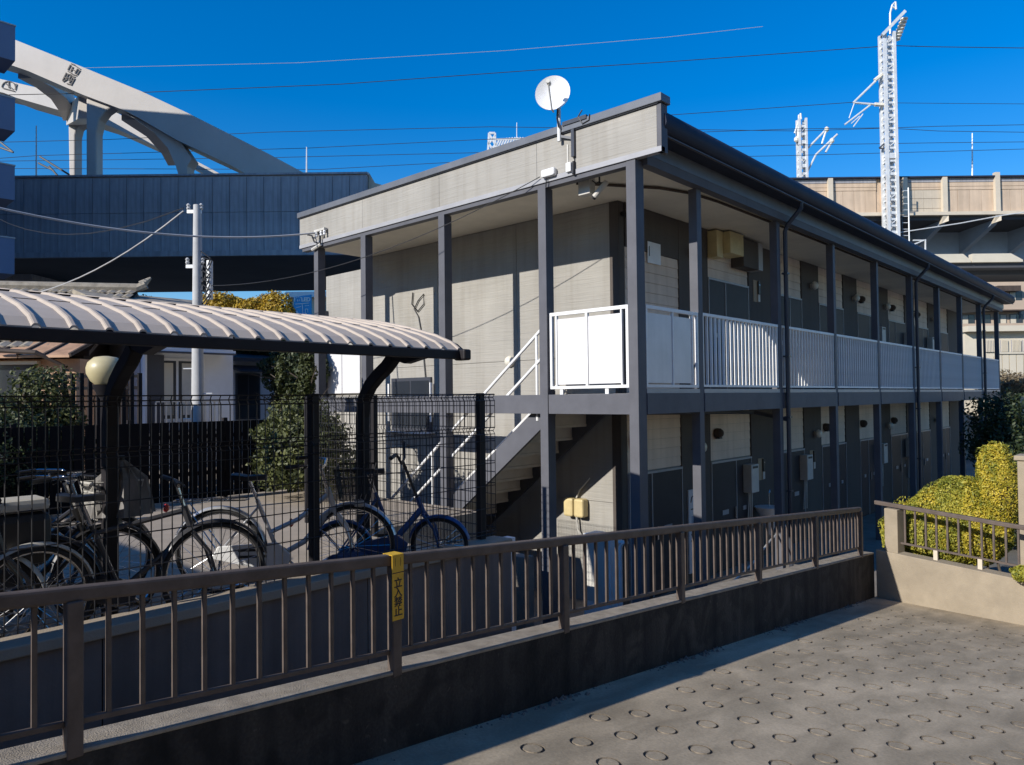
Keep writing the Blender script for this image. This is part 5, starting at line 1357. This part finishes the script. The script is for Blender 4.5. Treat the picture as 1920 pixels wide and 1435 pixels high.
def sweep(pts, wd, ht, name):
    m_ = MB(); vs, fs = [], []
    for p in pts:
        vs += [p - RH * wd / 2 + Vector((0, 0, ht / 2)), p - RH * wd / 2 - Vector((0, 0, ht / 2)), p + RH * wd / 2 - Vector((0, 0, ht / 2)), p + RH * wd / 2 + Vector((0, 0, ht / 2))]
    for i in range(len(pts) - 1):
        for j in range(4): fs.append((i * 4 + j, i * 4 + (j + 1) % 4, i * 4 + 4 + (j + 1) % 4, i * 4 + 4 + j))
    fs += [(0, 1, 2, 3), (len(vs) - 1, len(vs) - 2, len(vs) - 3, len(vs) - 4)]
    return m_.add(vs, fs).build(name, M['arch'], ab)
sweep([zp(150, 395, 41.5), zp(250, 450, 43.5), zp(330, 515, 45.5), zp(375, 585, 47.5), zp(395, 640, 50)], 1.0, .9, 'portal_brace')
sweep([zp(500, 600, 41.2), zp(470, 620, 45), zp(420, 650, 50.5)], 1.2, 1.3, 'cross_beam')
sweep([zp(720, 640, 41.5), zp(860, 735, 44), zp(940, 830, 47), zp(975, 900, 50)], .8, .7, 'portal_brace')
# square emblem marks on the ribs
def strokes(segs, x0, y0, ux, uy, vx, vy, Y, w_, parent, name, m):
    m_ = MB()
    for (a, b_, c_, d_) in segs:
        p = zp(x0 + ux * a + vx * b_, y0 + uy * a + vy * b_, Y); q = zp(x0 + ux * c_ + vx * d_, y0 + uy * c_ + vy * d_, Y)
        m_.bar(p, q, .03, w_, Vector((0, 0, 1)).cross(FH).cross((q - p).normalized()) if False else (0, 0, 1))
    return m_.build(name, m, parent)
strokes([(0, 0, .35, -.02), (.42, 0, 1, .05), (1, .1, .95, .38), (0, .06, 0, .35), (.05, .4, .45, .42), (.28, .1, .3, .36), (.32, .22, .75, .25), (.75, .08, .72, .36), (.5, .45, .95, .42),
         (0, .5, .02, .95), (.1, .55, .42, .5), (.5, .5, .5, .8), (.06, .75, .4, .7), (.1, .98, .34, .78), (.6, .55, .9, .52), (.92, .58, .9, .98), (.55, .75, .85, .72), (.5, .98, .8, .95), (.22, .55, .24, .9), (.7, .6, .66, .9)],
        398, 358, 55, 26, -52, 100, 39.97, .055, rb1, 'emblem', M['mark'])
pts = [zp(48 + 38 * math.cos(a), 490 + 34 * math.sin(a), 49.96) for a in np.linspace(PI, 2 * PI, 9)]
mm_ = MB().tube(pts, .035, 4); 
for sgm in ((14, 494, 82, 512), (48, 458, 50, 495), (30, 468, 70, 500), (92, 470, 84, 505)): mm_.bar(zp(sgm[0], sgm[1], 49.95), zp(sgm[2], sgm[3], 49.95), .03, .06)
mm_.build('emblem', M['mark'], rb2)

# ------- masts and catenary
def lattice_mast(label, px, Y, z0, z1, wd, nb):
    b0 = at(px, 400, Y)
    t = thing('catenary_mast', label, 'mast', (b0.x, b0.y, z0))
    c = Vector((b0.x, b0.y, 0)); h_ = wd / 2
    for sx_ in (-1, 1):
        for sy in (-1, 1):
            p = c + RH * h_ * sx_ + FH * h_ * sy
            MB().bar(p + Vector((0, 0, z0)), p * 1 + Vector((0, 0, z1)), wd * .30, wd * .30, RH).build('leg', M['galv'], t)
    m_ = MB()
    for f, (u, v) in enumerate(((RH, FH), (RH, -FH), (FH, RH), (FH, -RH))):
        for k in range(nb):
            za = z0 + (z1 - z0) * k / nb; zb = z0 + (z1 - z0) * (k + 1) / nb
            s_ = 1 if k % 2 else -1
            hh = (zb - za) * (.30 if k % 3 else .42)
            m_.bar(c - u * h_ * .9 + v * h_ + Vector((0, 0, za)), c + u * h_ * .9 + v * h_ + Vector((0, 0, za)), wd * .05, hh)
            if k % 4 == 0: m_.bar(c + u * h_ * s_ * .9 + v * h_ * .96 + Vector((0, 0, za)), c - u * h_ * s_ * .9 + v * h_ * .96 + Vector((0, 0, zb)), wd * .04, wd * .10)
    m_.build('lattice', M['galv'], t, kind='stuff')
    return t
MY = 39.3
mz1 = at(1668, 64, MY).z
m1 = lattice_mast('tall white lattice catenary mast rising in front of the right viaduct', 1670, MY, 10.3, mz1, .50, 34)
def T(pts, r, name, par, m='galv', n=6): return MB().tube(pts, r, n).build(name, M[m], par)
a_ = lambda x, y, Y=MY: at(x, y, Y)
MB().bar(a_(1654, 66, MY - .4), a_(1697, 21, MY - .4), .12, .16).build('top_arm', M['galv'], m1)
MB().bar(a_(1652, 70, MY + .1), a_(1695, 25, MY + .1), .08, .10).build('top_arm', M['steel_dark'], m1)
T([a_(1669, 64), a_(1669, 25), a_(1673, 10), a_(1679, 4)], .05, 'spike', m1); T([a_(1680, 18), a_(1679, 4)], .05, 'spike', m1); T([a_(1673, 12), a_(1680, 17)], .04, 'spike', m1)
for k in range(7):
    p = lerp(a_(1695, 36), a_(1681, 74), k / 6); MB().lathe([(.06, -.07), (.2, -.03), (.2, .02), (.06, .06)], p, 10).build('insulator', M['lamp'], m1)
T([a_(1652, 142), a_(1600, 193)], .055, 'cantilever_arm', m1); T([a_(1654, 197), a_(1602, 193)], .06, 'cantilever_arm', m1); T([a_(1640, 196), a_(1656, 197)], .11, 'insulator', m1, 'lamp'); T([a_(1640, 151), a_(1654, 140)], .10, 'insulator', m1, 'lamp')
T([a_(1632, 197), a_(1584, 234)], .045, 'registration_arm', m1); T([a_(1602, 193), a_(1592, 222)], .025, 'registration_arm', m1); T([a_(1618, 214), a_(1600, 238)], .03, 'registration_arm', m1); T([a_(1612, 218), a_(1596, 232)], .025, 'registration_arm', m1)
p = a_(1670, 296); MB().lathe([(.42, -.12), (.42, .14)], (p.x, p.y, p.z), 4).build('collar', M['galv'], m1)
T([a_(1649, 278), a_(1657, 270), a_(1657, 279), a_(1649, 278)], .05, 'step_plate', m1, 'steel_dark')
M2Y = 53.2
m2 = lattice_mast('shorter white lattice catenary mast on the far side of the viaduct', 1506, M2Y, 12.4, at(1506, 224, M2Y).z, .48, 18)
for pts in ([(1513, 280), (1550, 242)], [(1514, 322), (1530, 290), (1570, 252)], [(1550, 242), (1541, 270)], [(1562, 262), (1548, 286)], [(1498, 226), (1490, 250)], [(1502, 224), (1501, 213)], [(1498, 216), (1496, 262)]):
    T([at(x, y, M2Y) for x, y in pts], .07, 'cantilever_arm', m2)
for (x, y) in ((1493, 262), (1550, 243), (1560, 264)): MB().lathe([(.05, -.2), (.16, -.1), (.16, .1), (.05, .2)], at(x, y, M2Y), 8).build('insulator', M['lamp'], m2)
# ladder at the mast
ldr = thing('ladder', 'white steel ladder hanging beside the tall mast under the parapet', 'ladder', a_(1697, 460))
T([a_(1703, 352), a_(1705, 462)], .035, 'rail', ldr); T([a_(1690, 352), a_(1692, 462)], .03, 'rail', ldr, 'steel_dark')
for k in range(9): T([a_(1691, 358 + 12 * k), a_(1704, 358 + 12 * k)], .02, 'rung', ldr)
rlg = thing('platform_railing', 'white pipe frame below the viaduct beside the roof edge', 'railing', a_(1725, 470))
T([a_(1713, 459), a_(1735, 450), a_(1735, 478)], .05, 'pipe', rlg); T([a_(1712, 451), a_(1735, 451)], .04, 'pipe', rlg); T([a_(1714, 460), a_(1734, 470)], .03, 'pipe', rlg)
cable('white stay cable running along the underside of the right viaduct', [a_(1688, 436), a_(1800, 419), a_(1880, 404), a_(1960, 393)], .03, 'galv')
def thin_pole(label, px, ya, yb, Y, r=.05):
    tag(MB().tube([at(px, yb, Y), at(px, ya, Y)], [r, r * .6], 6).build('antenna_pole', M['galv']), label, 'pole')
thin_pole('thin white pole standing on the viaduct at far left', 68, 236, 336, 44)
thin_pole('thin white pole standing on the viaduct right of the arch foot', 575, 276, 326, 44)
thin_pole('thin white pole on the right viaduct near the picture edge', 1823, 250, 330, 46)
thin_pole('thin lightning rod beside the dome shaped lattice behind the roof', 969, 230, 300, 60)
t = thing('lattice_tower', 'pale lattice mast top showing over the roof left of the dish', 'mast', at(925, 300, 60))
tm_ = MB()
for (x0, y0, x1, y1) in ((914, 300, 917, 250), (930, 300, 928, 250), (914, 290, 930, 270), (930, 290, 915, 268), (916, 270, 929, 254), (928, 270, 917, 252), (917, 250, 928, 250)): tm_.bar(at(x0, y0, 60), at(x1, y1, 60), .16, .16)
tm_.build('lattice', M['galv'], t)
tm_ = MB()
for k in range(14): tm_.bar(at(930 + 5 * k, 275 - 5 * math.sin(k / 14 * PI), 60), at(936 + 5 * k, 262 - 4 * math.sin(k / 14 * PI), 60), .12, .12)
tm_.bar(at(930, 262, 60), at(1000, 260, 60), .14, .14); tm_.bar(at(930, 276, 60), at(1000, 272, 60), .14, .14)
tm_.build('truss', M['galv'], t)
t = thing('overhead_catenary', 'dark angled catenary arms between tower and arch column', 'mast', at(95, 335, 46))
for pts in ([(75, 294), (130, 328)], [(92, 312), (112, 334)], [(72, 306), (100, 320), (112, 336)], [(-5, 262), (25, 286)], [(-5, 275), (25, 286)]): T([at(x, y, 46) for x, y in pts], .06, 'arm', t, 'steel_dark')
def px_wire(label, pts, Y, r=.018, m='cable'):
    tag(MB().tube([at(x, y, Y) for x, y in pts], r, 5).build('overhead_wire', M[m]), label, 'wire', 'wires over the railway')
px_wire('pale topmost wire from the arch crossing the sky above the dish', [(-60, 132), (180, 127), (560, 118), (950, 95), (1250, 70), (1430, 50)], 42, .012, 'cable_lt')
px_wire('black wire passing just above the dish to the tall mast', [(-100, 183), (20, 178), (280, 173), (640, 158), (1000, 132), (1240, 117), (1656, 87)], 41, .02)
px_wire('black wire leaving the tall mast to the right near its top', [(1680, 86), (1750, 88), (2050, 92)], 41, .02)
px_wire('wire reaching the cantilever arm of the tall mast', [(1180, 222), (1255, 216), (1600, 192)], 44, .018)
px_wire('wire right of the tall mast at cantilever height', [(1656, 193), (1760, 194), (2050, 196)], 44, .014)
px_wire('upper wire in the lower bundle behind the roof', [(-40, 268), (200, 262), (505, 248), (920, 238), (1500, 246), (1760, 237), (2050, 232)], 47, .018)
px_wire('second wire in the lower bundle behind the roof', [(-40, 300), (70, 292), (575, 278), (900, 262), (1490, 242), (1655, 240), (1760, 246), (2050, 250)], 48, .018)
px_wire('third wire in the lower bundle behind the roof', [(-40, 303), (500, 296), (920, 286), (1500, 272), (1760, 268), (2050, 265)], 49, .018)
px_wire('lowest wire in the lower bundle behind the roof', [(-40, 316), (600, 318), (860, 304), (1480, 292), (1700, 286), (2050, 276)], 50, .018)

# ================================================================== RIGHT AND FAR BUILDINGS
apb = thing('apartment_building', 'beige flats with long balconies below the viaduct at right', 'building', (CAM.x, CAM.y, 0), VA, local=True)
BX0, BX1, BY_ = lx_(1700, 78), 74.0, 78.0
MB().box(BX0, BX1, BY_, BY_ + 10, GZ, 14.5).build('wall', M['apt'], apb)
for zf in (2.2, 5.2, 8.2):
    z_at = {2.2: at(1880, 690, 78).z, 5.2: at(1880, 625, 78).z, 8.2: at(1880, 583, 78).z}[zf]
    MB().box(BX0 + .6, lx_(1912, 78), BY_ - 1.1, BY_ - .002, z_at - .14, z_at).build('balcony_slab', M['wood'], apb)
    MB().box(BX0 + .6, lx_(1912, 78), BY_ - 1.1, BY_ - .98, z_at, z_at + .95).build('balcony_front', M['apt'], apb)
    for k in range(9):
        xw = BX0 + .9 + k * 1.7
        wn = MB().box(xw, xw + 1.35, BY_ - .06, BY_ - .004, z_at + .1, z_at + 2.0).build('window', M['steel_dark'], apb)
        for q in (0, 1): MB().box(xw + .06 + q * .64, xw + .64 + q * .64, BY_ - .075, BY_ - .061, z_at + .16, z_at + 1.94).build('pane', M['glass'] if (k + q) % 3 else M['aptwhite'], wn)
MB().box(lx_(1865, 78), lx_(1908, 78), BY_ - .9, BY_ - .002, at(1885, 548, 78).z, at(1885, 538, 78).z).build('dark_band', M['wood'], apb)  # dark projecting band across the upper front
MB().box(lx_(1913, 78), lx_(1916, 78), BY_ - .12, BY_ - .004, GZ, 12.2).build('downpipe', M['steel_dark'], apb)
wb2 = thing('cream_building', 'low cream building with lattice windows right of the apartment corner', 'building', (CAM.x, CAM.y, 0), VA, local=True)
CX0, CYy = lx_(1874, 33), 33.0
zt_ = at(1890, 612, 33).z
MB().box(CX0 - 1.5, 40, CYy, CYy + 5, GZ, zt_ - .25).build('wall', M['aptwhite'], wb2)
MB().box(CX0 - 1.6, 40, CYy - .4, CYy + 5.2, zt_ - .249, zt_).build('roof_slab', M['aptwhite'], wb2)
zw0, zw1 = at(1890, 660, 33).z, at(1890, 638, 33).z
for (xa, xb) in ((1848, 1868), (1877, 1890), (1897, 1914), (1918, 1935)):
    wn = MB().box(lx_(xa, 33), lx_(xb, 33), CYy - .06, CYy - .002, zw0, zw1).build('window', M['viaduct'], wb2)
    for k in range(7): x_ = lx_(xa, 33) + (lx_(xb, 33) - lx_(xa, 33)) * (k + .5) / 7; MB().box(x_ - .012, x_ + .012, CYy - .09, CYy - .061, zw0, zw1).build('bar', M['aptwhite'], wn)
cf = thing('board_fence', 'cream board fence with slots below the lattice windows', 'fence', (CAM.x, CAM.y, 0), VA, local=True)
zf0, zf1 = at(1890, 700, 31).z, at(1890, 664, 31).z
for k in range(14):
    x_ = lx_(1868, 31) + k * .30
    MB().box(x_, x_ + .26, 31, 31.06, GZ, zf1).build('board', M['aptwhite'], cf)
MB().box(lx_(1866, 31), lx_(1868, 31) + 4.2, 30.94, 31.0, zf1 + .003, zf1 + .08).build('fence_cap', M['aptwhite'], cf)
MB().box(lx_(1866, 31), lx_(1868, 31) + 4.2, 31.07, 31.1, GZ, zf1 - .1).build('fence_back', M['tan2'], cf)
# blue sign and white building on the left under the viaduct
wb3 = thing('white_building', 'small white building behind the blue sign under the viaduct', 'building', (CAM.x, CAM.y, 0), VA, local=True)
zt3 = at(590, 549, 34).z
MB().box(lx_(543, 34), lx_(700, 34), 34, 40, GZ, zt3 - .25).build('wall', M['aptwhite'], wb3)
MB().box(lx_(541, 34), lx_(702, 34), 33.6, 40.2, zt3 - .249, zt3).build('roof_slab', M['white'], wb3)
for xa in (546, 598, 612): MB().box(lx_(xa, 34), lx_(xa + 9, 34), 33.95, 33.998, zt3 - 1.3, zt3 - .6).build('window', M['glass'], wb3)
bs = thing('billboard', 'blue billboard with white lettering beside the leftmost apartment post', 'sign', (CAM.x, CAM.y, 0), VA, local=True)
zs0, zs1 = at(568, 598, 31).z, at(568, 555, 31).z
MB().prism([(lx_(551, 31), 31, zs1 - .05), (lx_(584, 31), 31, zs1 + .05), (lx_(584, 31), 31, zs0 - .3), (lx_(553, 31), 31, zs0 - .3)], (0, .12, 0)).build('panel', M['bluesign'], bs)
ww = zs1 - zs0
xm0, xm1 = lx_(553, 31), lx_(582, 31); W_ = xm1 - xm0
text_mesh('1市LED', W_ * .34, M['white'], bs, (xm0 + W_ * .48, 30.985, zs1 - ww * .17), (1, 0, 0), (0, 0, 1), bold=.012, ext=.004)
m_ = MB()
for (u0, v0_, u1, v1_, t_) in ((.05, .36, .95, .32, .03), (.5, .34, .56, .98, .03), (.08, .52, .42, .47, .025), (.14, .66, .28, .82, .05), (.7, .58, .86, .58, .03), (.7, .58, .7, .78, .03), (.86, .58, .86, .72, .03), (.7, .78, .8, .78, .03), (.66, .44, .95, .42, .02)):
    m_.bar((xm0 + W_ * u0, 30.985, zs1 - ww * v0_), (xm0 + W_ * u1, 30.985, zs1 - ww * v1_), .01, t_ * ww)
m_.build('print_marks', M['white'], bs)
MB().box(lx_(566, 31), lx_(570, 31), 31.14, 31.3, GZ, zs1 - .1).build('sign_post', M['steel_dark'], bs)

# ================================================================== VEGETATION
def leaf_cloud(blobs, n, size, seed, inner=.62, flat=0.0, aspect=.55, wander=.25):
    """n small bent leaves spread through the outer shell of a union of ellipsoids"""
    g = np.random.default_rng(seed)
    C_ = np.array([b[0] for b in blobs], float); R_ = np.array([b[1] for b in blobs], float)
    wgt = (R_[:, 0] * R_[:, 1] + R_[:, 1] * R_[:, 2] + R_[:, 0] * R_[:, 2]); wgt /= wgt.sum()
    P_, N_ = [], []
    need = n
    while need > 0:
        k = g.choice(len(blobs), need * 2, p=wgt)
        d = g.normal(size=(need * 2, 3)); d /= np.linalg.norm(d, axis=1)[:, None]
        rad = inner + (1.04 - inner) * g.random(need * 2) ** .55
        bump_ = 1 + wander * .5 * (np.sin(d[:, 0] * 6 + k) * np.sin(d[:, 1] * 5 + 2 * k) + np.sin(d[:, 2] * 7 + k))
        p = C_[k] + R_[k] * d * (rad * bump_)[:, None]
        ok = np.ones(len(p), bool)
        for c, r in zip(C_, R_): ok &= (((p - c) / r) ** 2).sum(1) > inner ** 2 * .8
        p, d = p[ok], d[ok]; P_.append(p[:need]); N_.append(d[:need]); need -= min(need, len(p))
    P_ = np.vstack(P_); N_ = np.vstack(N_); n = len(P_)
    nn = N_ + g.normal(scale=.65, size=(n, 3)); nn /= np.linalg.norm(nn, axis=1)[:, None]
    a = np.cross(nn, g.normal(size=(n, 3))); a /= np.linalg.norm(a, axis=1)[:, None]; b = np.cross(nn, a)
    s = size * g.uniform(.6, 1.35, n)[:, None]
    v = np.empty((n, 4, 3)); v[:, 0] = P_ - a * s; v[:, 1] = P_ - b * s * aspect + nn * s * .2; v[:, 2] = P_ + a * s; v[:, 3] = P_ + b * s * aspect + nn * s * .2
    return v.reshape(-1, 3), n
def foliage(name, m, parent, blobs, n, size, seed, **kw):
    v, n = leaf_cloud(blobs, n, size, seed, **kw)
    off = np.array(ORG[parent.name]); v = v - off
    me = bpy.data.meshes.new(name); me.vertices.add(len(v)); me.vertices.foreach_set('co', v.ravel())
    me.loops.add(n * 6); idx = np.arange(n)[:, None] * 4 + np.array([[0, 1, 2, 0, 2, 3]]); me.loops.foreach_set('vertex_index', idx.ravel())
    me.polygons.add(n * 2); me.polygons.foreach_set('loop_start', np.arange(n * 2) * 3)
    me.update(calc_edges=True); me.materials.append(m)
    o = bpy.data.objects.new(name, me); COL.objects.link(o); o.parent = parent; ORG[o.name] = Vector(off); return o
def branchy(parent, base, top, r, seed, nb=6, m='bark'):
    g = np.random.default_rng(seed); base, top = Vector(base), Vector(top)
    mid = lerp(base, top, .5) + Vector(g.normal(scale=.06, size=3)) * (top - base).length
    MB().tube([base, lerp(base, mid, .5), mid, lerp(mid, top, .5), top], [r, r * .85, r * .65, r * .45, r * .2], 8).build('trunk', M[m], parent, smooth=True)
    H_ = (top - base).length
    for k in range(nb):
        s = lerp(base, top, .3 + .6 * k / nb); d = Vector((g.normal(), g.normal(), .6)).normalized() * H_ * .33
        MB().tube([s, s + d * .5 + Vector((0, 0, .04)), s + d], [r * .4, r * .25, r * .08], 6).build('limb', M[m], parent)
# golden clipped hedge beyond the end wall
hp = ony(1770, 1000, 4.3)
hd = thing('hedge', 'golden green clipped hedge rising to a tall lobe behind the short handrail', 'hedge', (2.2, 4.3, -.2))
blobsA = [((1.62, 4.35, .62), (.30, .42, .48)), ((1.95, 4.3, .74), (.40, .45, .56)), ((2.25, 4.35, .95), (.36, .45, .60))]
blobsB = [((2.42, 4.4, 1.02), (.34, .42, .50)), ((2.76, 4.4, 1.36), (.23, .36, .62)), ((2.70, 4.4, 1.66), (.19, .32, .34)), ((2.5, 4.35, .8), (.4, .4, .4))]
foliage('clipped_foliage', M['leaf_hedge2'], hd, blobsA, 42000, .0155, 3, inner=.88, wander=.05)
foliage('clipped_foliage', M['leaf_hedge'], hd, blobsB, 38000, .0155, 4, inner=.88, wander=.05)
foliage('sunlit_shoots', M['leaf_hedge'], hd, [((1.7, 4.3, .72), (.36, .4, .44)), ((2.05, 4.3, .86), (.4, .42, .52))], 14000, .015, 5, inner=.95, wander=.04)
foliage('stray_shoots', M['leaf_hedge2'], hd, [((1.66, 4.33, .70), (.36, .42, .48)), ((2.05, 4.3, .84), (.42, .46, .56)), ((2.45, 4.38, 1.0), (.36, .42, .54)), ((2.74, 4.38, 1.5), (.24, .34, .54))], 2600, .028, 6, inner=1.0, wander=.16, aspect=.3)
for k in range(9):
    x = 1.55 + .15 * k; MB().tube([(x, 4.35, -.25), (x + .04 * math.sin(k), 4.3, .2), (x + .08 * math.cos(k * 2), 4.35, .7)], [.025, .02, .01], 6).build('stem', M['bark'], hd)
core = MB()
for c, r in blobsA + blobsB: core.lathe([(r[0] * .8 * math.cos(a), r[2] * .84 * math.sin(a)) for a in np.linspace(-1.4, 1.4, 7)], c, 12)
core.build('inner_twigs', M['bark'], hd)
sb = thing('shrub', 'small green shrub at the right edge against the tan wall', 'shrub', q2(1.62, -.02, .1) * 1)
foliage('leaves', M['leaf_hedge2'], sb, [(tuple(ony(1922, 1076, 3.15)), (.14, .12, .09))], 1500, .018, 8)
MB().tube([ony(1922, 1100, 3.15), ony(1922, 1078, 3.15)], .012, 5).build('stem', M['bark'], sb)
# dark trees and dry bush at right behind
def tree(label, c, r, n, size, m, seed, ground=GZ, kind='tree', inner=.5, lumps=7):
    g = np.random.default_rng(seed); c = Vector(c)
    t = thing(kind, label, 'tree' if kind.endswith('tree') else 'shrub', (c.x, c.y, ground))
    bl = []
    for k in range(lumps):
        d = g.normal(size=3); d /= np.linalg.norm(d); d[2] *= .8
        bl.append(((c.x + d[0] * r[0] * .5, c.y + d[1] * r[1] * .5, c.z + d[2] * r[2] * .55), tuple(np.array(r) * g.uniform(.42, .62))))
    foliage('crown', M[m], t, bl, n, size, seed, inner=inner)
    branchy(t, (c.x, c.y, ground), (c.x, c.y, c.z + r[2] * .5), max(.04, r[0] * .07), seed)
    return t
tree('tall dark evergreen tree right of the apartment far corner', at(1905, 850, 19), (1.3, 1.3, 1.9), 16000, .05, 'leaf_dark', 21, kind='evergreen_tree')
tree('dark evergreen tree filling the gap behind the hedge lobe', at(1940, 930, 14), (1.1, 1.0, 1.2), 12000, .04, 'leaf_dark', 22, kind='evergreen_tree')
tree('dry twiggy bush below the cream board fence', at(1905, 722, 30), (1.5, 1.2, .7), 7000, .05, 'leaf_dry', 23, kind='dry_bush', inner=.2)
tree('dark evergreen tree beyond the far end of the lower corridor', at(1840, 830, 34), (3.0, 2.0, 2.8), 14000, .09, 'leaf_dark', 24, kind='evergreen_tree')
# left vegetation
bu = at(562, 800, 11.2)
tree('big loose olive green shrub behind the mesh fence at centre left', (bu.x, bu.y, at(562, 845, 11.2).z), (1.12, .8, .80), 20000, .034, 'leaf_mid', 31, ground=1.40, kind='shrub', inner=.35, lumps=9)
for i, (px, py, w_) in enumerate(((530, 712, .13), (578, 705, .17), (556, 745, .24))):
    p = at(px, py, 11.6)
    tree(('slim leafy climber rising left of the leftmost post', 'wider leafy climber touching the leftmost post', 'low leafy shoot between the two climbers')[i], (p.x, p.y, p.z), (w_, w_, .5 if i < 2 else .36), 2600, .032, 'leaf_mid', 33 + i, ground=1.4, kind='climbing_shrub', inner=.3, lumps=5)
lt = at(45, 830, 10.6)
tree('leafy green tree at the left edge behind the parked bicycles', (lt.x, lt.y, at(45, 800, 10.6).z), (.95, .95, 1.15), 18000, .036, 'leaf_mid', 37, ground=PZ, kind='broadleaf_tree', inner=.35, lumps=9)
lt = at(-40, 900, 9.4)
tree('dark leafy shrub low at the left edge behind the bicycles', (lt.x, lt.y, 1.95), (.9, .8, .75), 9000, .028, 'leaf_dark', 38, ground=PZ, kind='shrub', inner=.35)
ya_ = at(455, 596, 26)
t = thing('autumn_tree', 'round golden autumn tree under the viaduct beyond the shelter roof', 'tree', (ya_.x, ya_.y, GZ))
bl = []
for k in range(9):
    p = at(385 + 17 * k, 592 - 5 * math.sin(k), 26 + .4 * math.cos(k * 2)); bl.append((tuple(p), (.55, .6, .70)))
foliage('crown', M['leaf_autumn'], t, bl, 20000, .05, 41, inner=.6, wander=.12)
branchy(t, (ya_.x, ya_.y, GZ), (ya_.x, ya_.y, ya_.z), .16, 42)
p = at(533, 592, 27); tree('dark green tree between the golden tree and blue sign', (p.x, p.y, p.z - .3), (.42, .5, .7), 5000, .05, 'leaf_dark', 43, kind='evergreen_tree')
for i, (px, py, Y, r) in enumerate(((562, 705, 19, 1.0), (495, 640, 22, 1.1), (292, 606, 26, 1.2), (20, 690, 24, 1.6))):
    p = at(px, py, Y)
    tree(('dark evergreen tree between the blue annex and the posts', 'dark evergreen tree above the blue annex roof', 'dark evergreen tree behind the utility pole', 'dark evergreen tree behind the tin shed')[i], tuple(p), (r, r, r * 1.1), 12000, .06, 'leaf_dark', 50 + i, kind='evergreen_tree')
